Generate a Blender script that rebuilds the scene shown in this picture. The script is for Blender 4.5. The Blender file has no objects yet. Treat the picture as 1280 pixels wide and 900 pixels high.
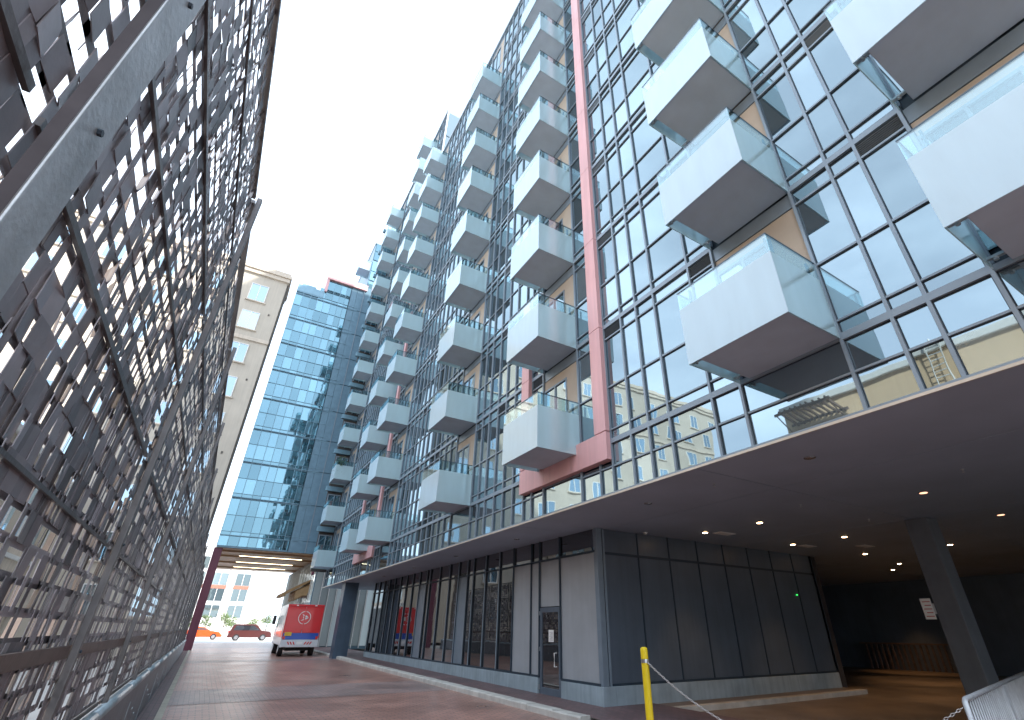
import bpy, bmesh, math, random
from mathutils import Vector, Matrix, noise
R = math.radians
random.seed(7)
S = bpy.context.scene
COL = S.collection

# ------------------------------------------------------------------ camera
FX, YAW, PIT, ROL, CX, CY = 0.92842688, 0.55274931, 0.50524614, 0.00739176, 0.05037054, 0.01336917
EYE = 1.6
cam = bpy.data.cameras.new('camera')
co = bpy.data.objects.new('camera', cam)
COL.objects.link(co)
f = Vector((math.sin(YAW) * math.cos(PIT), math.cos(YAW) * math.cos(PIT), math.sin(PIT)))
rt = Vector((math.cos(YAW), -math.sin(YAW), 0))
up = rt.cross(f)
r2 = rt * math.cos(ROL) + up * math.sin(ROL)
u2 = -rt * math.sin(ROL) + up * math.cos(ROL)
co.matrix_world = Matrix(((r2.x, u2.x, -f.x, 0), (r2.y, u2.y, -f.y, 0), (r2.z, u2.z, -f.z, EYE), (0, 0, 0, 1)))
cam.sensor_width = 36
cam.lens = 36 * FX / 2
cam.shift_x = -CX / 2
cam.shift_y = CY / 2
cam.clip_start = 0.05
cam.clip_end = 4000
S.camera = co

# ------------------------------------------------------------------ world, sun, exposure
SUN_DIR = Vector((0.50, -0.60, 0.62)).normalized()      # towards the sun
w = bpy.data.worlds.new('World')
S.world = w
w.use_nodes = True
nt = w.node_tree
bg = nt.nodes['Background']
sky = nt.nodes.new('ShaderNodeTexSky')
sky.sky_type = 'NISHITA'
sky.sun_disc = False
sky.sun_elevation = math.asin(SUN_DIR.z)
sky.sun_rotation = math.atan2(SUN_DIR.x, SUN_DIR.y)
sky.air_density = 1.0
sky.dust_density = 2.5
tc = nt.nodes.new('ShaderNodeTexCoord')
mp = nt.nodes.new('ShaderNodeMapping')
mp.inputs['Scale'].default_value = (1.2, 1.2, 3.0)
nz = nt.nodes.new('ShaderNodeTexNoise')
nz.inputs['Scale'].default_value = 2.3
nz.inputs['Detail'].default_value = 7
nz.inputs['Roughness'].default_value = .55
rp = nt.nodes.new('ShaderNodeMapRange')
rp.inputs['From Min'].default_value = .38
rp.inputs['From Max'].default_value = .68
rp.inputs['To Min'].default_value = .58
rp.inputs['To Max'].default_value = .90
mx = nt.nodes.new('ShaderNodeMix')
mx.data_type = 'RGBA'
nt.links.new(tc.outputs['Generated'], mp.inputs['Vector'])
nt.links.new(mp.outputs['Vector'], nz.inputs['Vector'])
nt.links.new(nz.outputs['Fac'], rp.inputs['Value'])
nt.links.new(rp.outputs['Result'], mx.inputs['Factor'])
nt.links.new(sky.outputs['Color'], mx.inputs['A'])
mx.inputs['B'].default_value = (8.7, 10.0, 11.6, 1)      # bright thin cloud veil
nt.links.new(mx.outputs['Result'], bg.inputs['Color'])
bg.inputs['Strength'].default_value = 0.10
sun = bpy.data.lights.new('sun', 'SUN')
sun.energy = 3.2
sun.angle = R(1.5)
sun.color = (1, .95, .87)
so = bpy.data.objects.new('sun', sun)
so.rotation_euler = SUN_DIR.to_track_quat('Z', 'Y').to_euler()
COL.objects.link(so)
S.view_settings.view_transform = 'Standard'
S.view_settings.look = 'None'
S.view_settings.gamma = 1
S.view_settings.exposure = 1.5
S.cycles.max_bounces = 8
S.cycles.glossy_bounces = 4
S.cycles.transparent_max_bounces = 12
S.cycles.sample_clamp_indirect = 6
S.cycles.caustics_reflective = False
S.cycles.caustics_refractive = False


# ------------------------------------------------------------------ materials
def mat(name, col, rough=.6, metal=0.0, var=.12, scale=3.0, bump=0.0, bscale=40, spec=.5, island=0.0, coat=0.0, emis=None, estr=0, streak=0.0):
    m = bpy.data.materials.new(name)
    m.use_nodes = True
    t = m.node_tree
    b = t.nodes['Principled BSDF']
    b.inputs['Roughness'].default_value = rough
    b.inputs['Metallic'].default_value = metal
    b.inputs['Specular IOR Level'].default_value = spec
    b.inputs['Coat Weight'].default_value = coat
    tcn = t.nodes.new('ShaderNodeTexCoord')
    n = t.nodes.new('ShaderNodeTexNoise')
    n.inputs['Scale'].default_value = scale
    n.inputs['Detail'].default_value = 6
    geo = t.nodes.new('ShaderNodeNewGeometry')
    t.links.new(geo.outputs['Position'], n.inputs['Vector'])
    mr = t.nodes.new('ShaderNodeMapRange')
    mr.inputs['From Min'].default_value = .3
    mr.inputs['From Max'].default_value = .7
    mr.inputs['To Min'].default_value = 1 - var
    mr.inputs['To Max'].default_value = 1 + var
    t.links.new(n.outputs['Fac'], mr.inputs['Value'])
    val = mr.outputs['Result']
    if island:
        a = t.nodes.new('ShaderNodeMath'); a.operation = 'MULTIPLY_ADD'
        t.links.new(geo.outputs['Random Per Island'], a.inputs[0])
        a.inputs[1].default_value = 2 * island
        a.inputs[2].default_value = 1 - island
        oi = t.nodes.new('ShaderNodeObjectInfo')
        a2 = t.nodes.new('ShaderNodeMath'); a2.operation = 'MULTIPLY_ADD'
        t.links.new(oi.outputs['Random'], a2.inputs[0])
        a2.inputs[1].default_value = island
        a2.inputs[2].default_value = 1 - island / 2
        m1 = t.nodes.new('ShaderNodeMath'); m1.operation = 'MULTIPLY'
        t.links.new(a.outputs[0], m1.inputs[0]); t.links.new(a2.outputs[0], m1.inputs[1])
        m2 = t.nodes.new('ShaderNodeMath'); m2.operation = 'MULTIPLY'
        t.links.new(m1.outputs[0], m2.inputs[0]); t.links.new(val, m2.inputs[1])
        val = m2.outputs[0]
    if streak:
        mp2 = t.nodes.new('ShaderNodeMapping'); mp2.inputs['Scale'].default_value = (9, 9, .5)
        n2 = t.nodes.new('ShaderNodeTexNoise'); n2.inputs['Scale'].default_value = 1.0; n2.inputs['Detail'].default_value = 5
        t.links.new(geo.outputs['Position'], mp2.inputs['Vector']); t.links.new(mp2.outputs[0], n2.inputs['Vector'])
        r3 = t.nodes.new('ShaderNodeMapRange'); r3.inputs['From Min'].default_value = .35; r3.inputs['From Max'].default_value = .7
        r3.inputs['To Min'].default_value = 1; r3.inputs['To Max'].default_value = 1 - streak
        t.links.new(n2.outputs['Fac'], r3.inputs['Value'])
        m3 = t.nodes.new('ShaderNodeMath'); m3.operation = 'MULTIPLY'
        t.links.new(val, m3.inputs[0]); t.links.new(r3.outputs['Result'], m3.inputs[1])
        val = m3.outputs[0]
    vm = t.nodes.new('ShaderNodeVectorMath'); vm.operation = 'SCALE'
    vm.inputs[0].default_value = col
    t.links.new(val, vm.inputs['Scale'])
    t.links.new(vm.outputs['Vector'], b.inputs['Base Color'])
    if bump:
        n3 = t.nodes.new('ShaderNodeTexNoise'); n3.inputs['Scale'].default_value = bscale; n3.inputs['Detail'].default_value = 4
        t.links.new(geo.outputs['Position'], n3.inputs['Vector'])
        bp = t.nodes.new('ShaderNodeBump'); bp.inputs['Strength'].default_value = bump; bp.inputs['Distance'].default_value = .01
        t.links.new(n3.outputs['Fac'], bp.inputs['Height']); t.links.new(bp.outputs['Normal'], b.inputs['Normal'])
    if emis:
        b.inputs['Emission Color'].default_value = (*emis, 1)
        b.inputs['Emission Strength'].default_value = estr
    return m


def glassmat(name, tint, under, lo=.55, hi=.95, rough=.015, wob=.012, uvar=.5, wscale=1.1):
    """coated facade glass: dark room behind, mirror-like coat growing towards grazing angles"""
    m = bpy.data.materials.new(name)
    m.use_nodes = True
    t = m.node_tree
    t.nodes.remove(t.nodes['Principled BSDF'])
    out = t.nodes['Material Output']
    g = t.nodes.new('ShaderNodeBsdfGlossy'); g.inputs['Color'].default_value = (*tint, 1); g.inputs['Roughness'].default_value = rough
    d = t.nodes.new('ShaderNodeBsdfDiffuse')
    geo = t.nodes.new('ShaderNodeNewGeometry')
    oi = t.nodes.new('ShaderNodeObjectInfo')
    ad = t.nodes.new('ShaderNodeMath'); ad.operation = 'ADD'
    t.links.new(geo.outputs['Random Per Island'], ad.inputs[0]); t.links.new(oi.outputs['Random'], ad.inputs[1])
    fr = t.nodes.new('ShaderNodeMath'); fr.operation = 'FRACT'; t.links.new(ad.outputs[0], fr.inputs[0])
    pw = t.nodes.new('ShaderNodeMath'); pw.operation = 'POWER'; pw.inputs[1].default_value = 2.2; t.links.new(fr.outputs[0], pw.inputs[0])
    sc = t.nodes.new('ShaderNodeMath'); sc.operation = 'MULTIPLY_ADD'; sc.inputs[1].default_value = 4 * uvar; sc.inputs[2].default_value = 1 - uvar * .8
    t.links.new(pw.outputs[0], sc.inputs[0])
    vm = t.nodes.new('ShaderNodeVectorMath'); vm.operation = 'SCALE'; vm.inputs[0].default_value = under
    t.links.new(sc.outputs[0], vm.inputs['Scale']); t.links.new(vm.outputs['Vector'], d.inputs['Color'])
    # slight bow of each pane
    wn = t.nodes.new('ShaderNodeTexWhiteNoise'); wn.noise_dimensions = '1D'; t.links.new(ad.outputs[0], wn.inputs['W'])
    sb = t.nodes.new('ShaderNodeVectorMath'); sb.operation = 'SUBTRACT'; sb.inputs[1].default_value = (.5, .5, .5); t.links.new(wn.outputs['Color'], sb.inputs[0])
    s2 = t.nodes.new('ShaderNodeVectorMath'); s2.operation = 'SCALE'; s2.inputs['Scale'].default_value = wob; t.links.new(sb.outputs[0], s2.inputs[0])
    n = t.nodes.new('ShaderNodeTexNoise'); n.inputs['Scale'].default_value = wscale; n.inputs['Detail'].default_value = 2
    t.links.new(geo.outputs['Position'], n.inputs['Vector'])
    bp = t.nodes.new('ShaderNodeBump'); bp.inputs['Strength'].default_value = .07; bp.inputs['Distance'].default_value = .03
    t.links.new(n.outputs['Fac'], bp.inputs['Height'])
    a3 = t.nodes.new('ShaderNodeVectorMath'); a3.operation = 'ADD'; t.links.new(bp.outputs['Normal'], a3.inputs[0]); t.links.new(s2.outputs[0], a3.inputs[1])
    nn = t.nodes.new('ShaderNodeVectorMath'); nn.operation = 'NORMALIZE'; t.links.new(a3.outputs[0], nn.inputs[0])
    t.links.new(nn.outputs[0], g.inputs['Normal'])
    gv = t.nodes.new('ShaderNodeMath'); gv.operation = 'MULTIPLY_ADD'; gv.inputs[1].default_value = .30; gv.inputs[2].default_value = .84
    t.links.new(fr.outputs[0], gv.inputs[0])
    gc = t.nodes.new('ShaderNodeVectorMath'); gc.operation = 'SCALE'; gc.inputs[0].default_value = tint
    t.links.new(gv.outputs[0], gc.inputs['Scale']); t.links.new(gc.outputs['Vector'], g.inputs['Color'])
    lw = t.nodes.new('ShaderNodeLayerWeight'); lw.inputs['Blend'].default_value = .35
    mr = t.nodes.new('ShaderNodeMapRange'); mr.inputs['To Min'].default_value = lo; mr.inputs['To Max'].default_value = hi
    t.links.new(lw.outputs['Facing'], mr.inputs['Value'])
    mi = t.nodes.new('ShaderNodeMixShader')
    t.links.new(mr.outputs['Result'], mi.inputs['Fac']); t.links.new(d.outputs[0], mi.inputs[1]); t.links.new(g.outputs[0], mi.inputs[2])
    t.links.new(mi.outputs[0], out.inputs['Surface'])
    return m


def clearglass(name, tint, lo=.12, hi=.6, frost=0.0, frostcol=(.75, .85, .86)):
    m = bpy.data.materials.new(name)
    m.use_nodes = True
    t = m.node_tree
    t.nodes.remove(t.nodes['Principled BSDF'])
    out = t.nodes['Material Output']
    tr = t.nodes.new('ShaderNodeBsdfTransparent'); tr.inputs['Color'].default_value = (*tint, 1)
    g = t.nodes.new('ShaderNodeBsdfGlossy'); g.inputs['Color'].default_value = (.82, .93, .97, 1); g.inputs['Roughness'].default_value = .03 + .12 * (frost > 0)
    base = tr.outputs[0]
    if frost:
        d = t.nodes.new('ShaderNodeBsdfDiffuse')
        geo = t.nodes.new('ShaderNodeNewGeometry')
        n = t.nodes.new('ShaderNodeTexNoise'); n.inputs['Scale'].default_value = 1.8; n.inputs['Detail'].default_value = 5
        mp2 = t.nodes.new('ShaderNodeMapping'); mp2.inputs['Scale'].default_value = (3, 3, .7)
        t.links.new(geo.outputs['Position'], mp2.inputs['Vector']); t.links.new(mp2.outputs[0], n.inputs['Vector'])
        mr0 = t.nodes.new('ShaderNodeMapRange'); mr0.inputs['From Min'].default_value = .3; mr0.inputs['From Max'].default_value = .7
        mr0.inputs['To Min'].default_value = .96; mr0.inputs['To Max'].default_value = 1.02
        t.links.new(n.outputs['Fac'], mr0.inputs['Value'])
        vm = t.nodes.new('ShaderNodeVectorMath'); vm.operation = 'SCALE'; vm.inputs[0].default_value = frostcol
        t.links.new(mr0.outputs['Result'], vm.inputs['Scale']); t.links.new(vm.outputs['Vector'], d.inputs['Color'])
        tl = t.nodes.new('ShaderNodeBsdfTranslucent'); t.links.new(vm.outputs['Vector'], tl.inputs['Color'])
        m0 = t.nodes.new('ShaderNodeMixShader'); m0.inputs['Fac'].default_value = .3
        t.links.new(d.outputs[0], m0.inputs[1]); t.links.new(tl.outputs[0], m0.inputs[2])
        m1 = t.nodes.new('ShaderNodeMixShader'); m1.inputs['Fac'].default_value = frost
        t.links.new(tr.outputs[0], m1.inputs[1]); t.links.new(m0.outputs[0], m1.inputs[2])
        base = m1.outputs[0]
    lw = t.nodes.new('ShaderNodeLayerWeight'); lw.inputs['Blend'].default_value = .3
    mr = t.nodes.new('ShaderNodeMapRange'); mr.inputs['To Min'].default_value = lo; mr.inputs['To Max'].default_value = hi
    t.links.new(lw.outputs['Facing'], mr.inputs['Value'])
    mi = t.nodes.new('ShaderNodeMixShader')
    t.links.new(mr.outputs['Result'], mi.inputs['Fac']); t.links.new(base, mi.inputs[1]); t.links.new(g.outputs[0], mi.inputs[2])
    t.links.new(mi.outputs[0], out.inputs['Surface'])
    return m


def brickmat(name, c1, c2, mortar, bw, bh, rough=.45, mort=.006, offset=.5, swap=False, vertical=False):
    m = mat(name, c1, rough, var=.1)
    t = m.node_tree
    b = t.nodes['Principled BSDF']
    geo = t.nodes.new('ShaderNodeNewGeometry')
    mp = t.nodes.new('ShaderNodeMapping')
    if vertical:
        mp.inputs['Rotation'].default_value = (R(-90), 0, 0)
    elif swap:
        mp.inputs['Rotation'].default_value = (0, 0, R(90))
    br = t.nodes.new('ShaderNodeTexBrick')
    br.inputs['Scale'].default_value = 1
    br.inputs['Brick Width'].default_value = bw
    br.inputs['Row Height'].default_value = bh
    br.inputs['Mortar Size'].default_value = mort
    br.inputs['Color1'].default_value = (*c1, 1)
    br.inputs['Color2'].default_value = (*c2, 1)
    br.inputs['Mortar'].default_value = (*mortar, 1)
    br.offset = offset
    t.links.new(geo.outputs['Position'], mp.inputs['Vector']); t.links.new(mp.outputs[0], br.inputs['Vector'])
    n = t.nodes.new('ShaderNodeTexNoise'); n.inputs['Scale'].default_value = .7; n.inputs['Detail'].default_value = 6
    t.links.new(geo.outputs['Position'], n.inputs['Vector'])
    mr = t.nodes.new('ShaderNodeMapRange'); mr.inputs['From Min'].default_value = .3; mr.inputs['From Max'].default_value = .7
    mr.inputs['To Min'].default_value = .72; mr.inputs['To Max'].default_value = 1.3
    t.links.new(n.outputs['Fac'], mr.inputs['Value'])
    vm = t.nodes.new('ShaderNodeVectorMath'); vm.operation = 'SCALE'
    t.links.new(br.outputs['Color'], vm.inputs[0]); t.links.new(mr.outputs['Result'], vm.inputs['Scale'])
    t.links.new(vm.outputs['Vector'], b.inputs['Base Color'])
    mr2 = t.nodes.new('ShaderNodeMapRange'); mr2.inputs['To Min'].default_value = rough - .15; mr2.inputs['To Max'].default_value = rough + .15
    t.links.new(n.outputs['Fac'], mr2.inputs['Value']); t.links.new(mr2.outputs['Result'], b.inputs['Roughness'])
    bp = t.nodes.new('ShaderNodeBump'); bp.inputs['Strength'].default_value = .6; bp.inputs['Distance'].default_value = .006; bp.invert = True
    t.links.new(br.outputs['Fac'], bp.inputs['Height']); t.links.new(bp.outputs['Normal'], b.inputs['Normal'])
    return m


M = {
    'glass': glassmat('facade_glass', (.37, .465, .51), (.10, .125, .14), .62, .95),
    'glass_far': glassmat('teal_facade_glass', (.22, .38, .46), (.07, .13, .16), .6, .95, uvar=.9, wob=.03),
    'glass_store': glassmat('storefront_glass', (.50, .51, .52), (.018, .016, .017), .22, .97, wob=.003),
    'glass_white': glassmat('pale_window_glass', (.75, .85, .88), (.62, .70, .69), .2, .9),
    'glass_pale': glassmat('far_window_glass', (.40, .50, .52), (.12, .15, .16), .3, .9),
    'glass_beige': glassmat('tower_window_glass', (.62, .80, .92), (.05, .09, .12), .5, .95),
    'frame': mat('blue_grey_aluminium', (.25, .31, .37), .40, .2, .06, 2, bump=.05),
    'gasket': mat('dark_gasket', (.028, .048, .070), .5, 0, .1),
    'frame_far': mat('teal_aluminium', (.20, .34, .43), .4, .3, .06),
    'panel_far': mat('blue_grey_panel', (.15, .26, .34), .35, .2, .10),
    'spandrel': mat('blue_grey_spandrel', (.22, .28, .34), .4, .2, .08),
    'louvre': mat('louvre_grey', (.18, .22, .26), .5, .4, .08),
    'pink': mat('salmon_cladding', (.76, .44, .45), .45, 0, .05, 1.2, streak=.12, spec=.4),
    'pinkjoint': mat('salmon_joint', (.30, .09, .09), .6),
    'darkbrown': mat('dark_brown_wall', (.07, .06, .055), .7, 0, .1),
    'tanwall': mat('tan_balcony_wall', (.42, .35, .28), .7, 0, .08, 2),
    'slab': mat('balcony_slab_concrete', (.47, .58, .70), .75, 0, .06, 2.5, bump=.15),
    'frost': clearglass('frosted_balcony_glass', (.8, .9, .9), .06, .35, frost=.92, frostcol=(.68, .83, .92)),
    'frost_side': clearglass('side_frosted_glass', (.75, .90, .90), .08, .45, frost=.80, frostcol=(.66, .86, .92)),
    'clear': clearglass('clear_balcony_glass', (.80, .92, .93), .16, .55),
    'railm': mat('dark_handrail', (.10, .14, .17), .35, .6, .05),
    'steel': mat('bracket_steel', (.55, .58, .60), .3, .9, .1),
    'soffit': mat('dark_soffit_board', (.36, .44, .55), .62, 0, .07, .9, bump=.06, bscale=20),
    'trim': mat('soffit_edge_trim', (.62, .55, .46), .4, .3, .08),
    'panelwall': mat('grey_wall_panel', (.40, .435, .47), .42, .15, .07, 1.5, streak=.06),
    'panelgar': mat('charcoal_wall_panel', (.12, .155, .20), .35, .15, .10, 1.2, streak=.1),
    'plinth': mat('concrete_plinth', (.34, .42, .47), .7, 0, .15, 2.2, bump=.3, streak=.18),
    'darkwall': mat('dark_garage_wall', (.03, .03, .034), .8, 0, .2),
    'pillar': mat('garage_pillar_concrete', (.13, .145, .165), .6, 0, .12, 2, bump=.2, streak=.1),
    'white': mat('white_paint', (.78, .78, .76), .5, 0, .05),
    'paper': mat('paper_white', (.80, .80, .78), .7, 0, .03),
    'ink': mat('notice_print', (.18, .16, .18), .7, 0, .03),
    'redink': mat('sign_red_print', (.55, .10, .08), .6, 0, .03),
    'beige': mat('beige_render', (.56, .50, .42), .8, 0, .07, .8, bump=.2, streak=.10),
    'beige2': mat('beige_cornice', (.66, .57, .47), .75, 0, .06, .8, streak=.15),
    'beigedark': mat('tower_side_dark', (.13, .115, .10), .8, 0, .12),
    'tan': mat('tan_render', (.74, .55, .36), .8, 0, .06, .7, bump=.2, streak=.08),
    'road': brickmat('brick_paving', (.47, .26, .205), (.35, .19, .155), (.16, .115, .10), .24, .12, .33, mort=.011),
    'walk': brickmat('pavement_brick', (.20, .125, .125), (.15, .10, .105), (.075, .055, .055), .21, .105, .5, swap=True),
    'roadgrey': brickmat('grey_brick_band', (.36, .245, .22), (.27, .20, .19), (.15, .12, .11), .21, .105, .36, swap=True),
    'kerb': mat('kerb_concrete', (.55, .54, .50), .7, 0, .16, 3, bump=.4, streak=.1),
    'stripe': mat('cream_stone_strip', (.52, .50, .42), .7, 0, .15, 4, bump=.3),
    'asphalt': mat('garage_floor', (.19, .155, .125), .45, 0, .25, 1.2, bump=.3),
    'pale': mat('pale_street', (.58, .57, .55), .8, 0, .1, .3),
    'ground': mat('ground_far', (.30, .29, .27), .9, 0, .15, .2),
    'maroon': mat('maroon_column', (.20, .055, .095), .45, 0, .08, 1.5, streak=.1),
    'bluecol': mat('blue_grey_column', (.07, .11, .16), .4, .2, .12, 2, streak=.1),
    'woodsof': mat('tan_soffit', (.42, .27, .15), .5, 0, .12, 2),
    'tube': mat('tube_lamp', (1, .9, .75), .5, 0, 0, emis=(1, .80, .52), estr=3.2),
    'lampon': mat('downlight_lens', (1, .8, .6), .5, 0, 0, emis=(1, .60, .32), estr=14),
    'lampdim': mat('downlight_lens_dim', (.6, .5, .45), .4, 0, 0, emis=(1, .5, .3), estr=.9),
    'lampoff': mat('downlight_unlit', (.45, .44, .46), .25, .8, .05),
    'greenled': mat('green_indicator', (.1, .8, .2), .5, 0, 0, emis=(.05, 1, .15), estr=.7),
    'slat': mat('oxidised_screen_strip', (.27, .255, .28), .40, .35, .22, 5, island=.60, bump=.12),  # brightness spread from strip to strip also paints in glints
    'webshade': mat('shadow_dark_web', (.13, .12, .13), .5, .4, .2, 6, island=.2),
    'postlight': mat('galvanised_flat_post', (.50, .54, .57), .45, .5, .22, 4, bump=.3, streak=.2),
    'post': mat('weathered_steel_post', (.17, .165, .17), .42, .55, .20, 5, bump=.25, streak=.12),
    'rustrail': mat('brown_steel_rail', (.17, .13, .115), .5, .4, .2, 6, bump=.2),
    'lowwall': mat('blue_grey_low_wall', (.17, .21, .25), .4, .2, .16, 4, bump=.1, streak=.15),
    'lowcap': mat('galvanised_wall_cap', (.42, .50, .54), .35, .5, .12, 5),
    'truckred': mat('truck_red', (.66, .016, .022), .30, 0, .05, 2, coat=.4),
    'truckblue': mat('truck_blue', (.010, .075, .42), .30, 0, .05, 2, coat=.4),
    'truckwhite': mat('truck_white', (.62, .66, .68), .35, 0, .06, 3, coat=.2),
    'truckyel': mat('truck_yellow', (.75, .48, .05), .4),
    'rubber': mat('rubber', (.02, .02, .022), .8, 0, .2),
    'orange': mat('car_orange', (.75, .085, .01), .3, 0, .03, coat=.5),
    'darkred': mat('car_dark_red', (.085, .022, .02), .3, 0, .05, coat=.5),
    'carglass': glassmat('car_glass', (.6, .7, .75), (.02, .02, .025), .25, .9),
    'taillight': mat('tail_light', (.6, .02, .02), .3, 0, .05, coat=.5),
    'yellow': mat('bollard_yellow', (.85, .62, .015), .45, 0, .07, 9, bump=.1, streak=.1),
    'chain': mat('galvanised_chain', (.50, .48, .46), .35, .8, .15, 20),
    'barrier': mat('galvanised_barrier', (.62, .65, .68), .45, .3, .12, 8),
    'leaf': mat('leaf_green', (.085, .15, .03), .55, 0, .3, 9, island=.5),
    'leafy': mat('young_leaf_green', (.10, .15, .045), .55, 0, .3, 3, island=.5),
    'bark': mat('bark', (.10, .075, .05), .9, 0, .3, 8),
    'canopy': mat('timber_canopy', (.46, .31, .16), .6, 0, .2, 3),
    'roofgrey': mat('roof_grey', (.2, .2, .2), .8),
    'potbrown': mat('terracotta', (.35, .14, .08), .7),
    'brickred': mat('orange_brick_panel', (.34, .13, .09), .8, 0, .1),
    'whitebld': mat('white_facade', (.80, .77, .76), .7, 0, .04, .5),  # white also carries the overexposed glare of the far block
}


# ------------------------------------------------------------------ mesh helpers
class MB:
    def __init__(s):
        s.v = []; s.f = []; s.mi = []

    def box(s, x0, x1, y0, y1, z0, z1, mi=0):
        n = len(s.v)
        s.v += [(x0, y0, z0), (x1, y0, z0), (x1, y1, z0), (x0, y1, z0), (x0, y0, z1), (x1, y0, z1), (x1, y1, z1), (x0, y1, z1)]
        s.f += [tuple(n + i for i in q) for q in ((0, 3, 2, 1), (4, 5, 6, 7), (0, 1, 5, 4), (1, 2, 6, 5), (2, 3, 7, 6), (3, 0, 4, 7))]
        s.mi += [mi] * 6
        return s

    def obox(s, c, ax, ay, az, mi=0):
        """oriented box: centre and three half-axis vectors"""
        n = len(s.v)
        c = Vector(c); ax = Vector(ax); ay = Vector(ay); az = Vector(az)
        for k in (-1, 1):
            for i, j in ((-1, -1), (1, -1), (1, 1), (-1, 1)):
                s.v.append(tuple(c + ax * i + ay * j + az * k))
        s.f += [tuple(n + i for i in q) for q in ((0, 3, 2, 1), (4, 5, 6, 7), (0, 1, 5, 4), (1, 2, 6, 5), (2, 3, 7, 6), (3, 0, 4, 7))]
        s.mi += [mi] * 6
        return s

    def poly(s, pts, mi=0):
        n = len(s.v); s.v += [tuple(p) for p in pts]; s.f.append(tuple(range(n, n + len(pts)))); s.mi.append(mi); return s

    def tube(s, pts, r, n=8, cap=True, mi=0):
        pts = [Vector(p) for p in pts]
        rr = r if isinstance(r, (list, tuple)) else [r] * len(pts)
        base = len(s.v)
        for i, p in enumerate(pts):
            d = (pts[min(i + 1, len(pts) - 1)] - pts[max(i - 1, 0)]).normalized()
            a = d.cross(Vector((0, 0, 1)))
            if a.length < 1e-3: a = d.cross(Vector((0, 1, 0)))
            a.normalize(); b = d.cross(a)
            for k in range(n):
                t = 2 * math.pi * k / n
                s.v.append(tuple(p + (a * math.cos(t) + b * math.sin(t)) * rr[i]))
        for i in range(len(pts) - 1):
            for k in range(n):
                s.f.append((base + i * n + k, base + i * n + (k + 1) % n, base + (i + 1) * n + (k + 1) % n, base + (i + 1) * n + k)); s.mi.append(mi)
        if cap:
            s.f.append(tuple(base + k for k in range(n))[::-1]); s.mi.append(mi)
            s.f.append(tuple(base + (len(pts) - 1) * n + k for k in range(n))); s.mi.append(mi)
        return s

    def prism(s, prof, x0, x1, axis='x', mi=0):
        """profile of 2-D points extruded along an axis"""
        n = len(s.v); k = len(prof)
        for t in (x0, x1):
            for a, b in prof:
                s.v.append({'x': (t, a, b), 'y': (a, t, b), 'z': (a, b, t)}[axis])
        for i in range(k):
            s.f.append((n + i, n + (i + 1) % k, n + k + (i + 1) % k, n + k + i)); s.mi.append(mi)
        s.f.append(tuple(n + i for i in range(k))[::-1]); s.mi.append(mi)
        s.f.append(tuple(n + k + i for i in range(k))); s.mi.append(mi)
        return s

    def mesh(s, name, mats, smooth=False):
        me = bpy.data.meshes.new(name)
        me.from_pydata(s.v, [], s.f)
        for m in (mats if isinstance(mats, (list, tuple)) else [mats]):
            me.materials.append(M[m] if isinstance(m, str) else m)
        if len(set(s.mi)) > 1:
            me.polygons.foreach_set('material_index', s.mi)
        if smooth:
            me.polygons.foreach_set('use_smooth', [True] * len(s.f))
        me.update()
        bm = bmesh.new(); bm.from_mesh(me); bmesh.ops.recalc_face_normals(bm, faces=bm.faces); bm.to_mesh(me); bm.free()
        return me

    def build(s, name, mats, parent=None, smooth=False, bevel=0, **p):
        o = bpy.data.objects.new(name, s.mesh(name, mats, smooth))
        COL.objects.link(o)
        if parent: o.parent = parent
        if bevel:
            b = o.modifiers.new('bevel', 'BEVEL'); b.width = bevel; b.segments = 2; b.limit_method = 'ANGLE'
        for k, v in p.items(): o[k] = v
        return o


def inst(name, me, loc=(0, 0, 0), parent=None, rot=None, scale=None, **p):
    o = bpy.data.objects.new(name, me)
    o.location = loc
    if rot: o.rotation_euler = rot
    if scale: o.scale = scale
    COL.objects.link(o)
    if parent: o.parent = parent
    for k, v in p.items(): o[k] = v
    return o


def thing(name, label, cat, loc=(0, 0, 0), rz=0, group=None):
    o = bpy.data.objects.new(name, None)
    o.empty_display_size = .2
    COL.objects.link(o); o.location = loc; o.rotation_euler = (0, 0, rz)
    o['label'] = label; o['category'] = cat
    if group: o['group'] = group
    return o


def copy_tree(o, parent=None):
    c = o.copy(); COL.objects.link(c)
    if parent: c.parent = parent
    for ch in [x for x in o.children]:
        copy_tree(ch, c)
    return c


def gz(y):
    """the lane rises gently away from the camera"""
    return 0.0065 * max(0, min(y, 42) - 4)


# ================================================================== SETTING
def sheet(name, x0, x1, ys, dz, m, xfun=None):
    b = MB()
    for y in ys:
        a0, a1 = (xfun(y) if xfun else (x0, x1))
        b.v += [(a0, y, gz(y) + dz), (a1, y, gz(y) + dz)]
    for i in range(len(ys) - 1):
        b.f.append((2 * i, 2 * i + 1, 2 * i + 3, 2 * i + 2)); b.mi.append(0)
    return b.build(name, m, kind='structure')


YS = [-12, 0, 4, 8, 12, 16, 20, 24, 28, 32, 36, 42, 50, 62]
g = MB(); g.poly([(-900, -900, -.06), (900, -900, -.06), (900, 900, -.06), (-900, 900, -.06)]); g.build('ground', 'ground', kind='structure')
sheet('road', -0.18, 6.56, YS, 0, 'road')
sheet('pavement', -.72, -0.30, YS, 0, 'walk')
sheet('sidewalk', 6.80, 9.3, YS, .10, 'walk')
sheet('lane_strip', -0.30, -0.18, YS, .012, 'stripe')
g = MB(); g.poly([(-60, 62, .245), (80, 62, .245), (80, 160, .245), (-60, 160, .245)]); g.build('street', 'pale', kind='structure')
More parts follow.
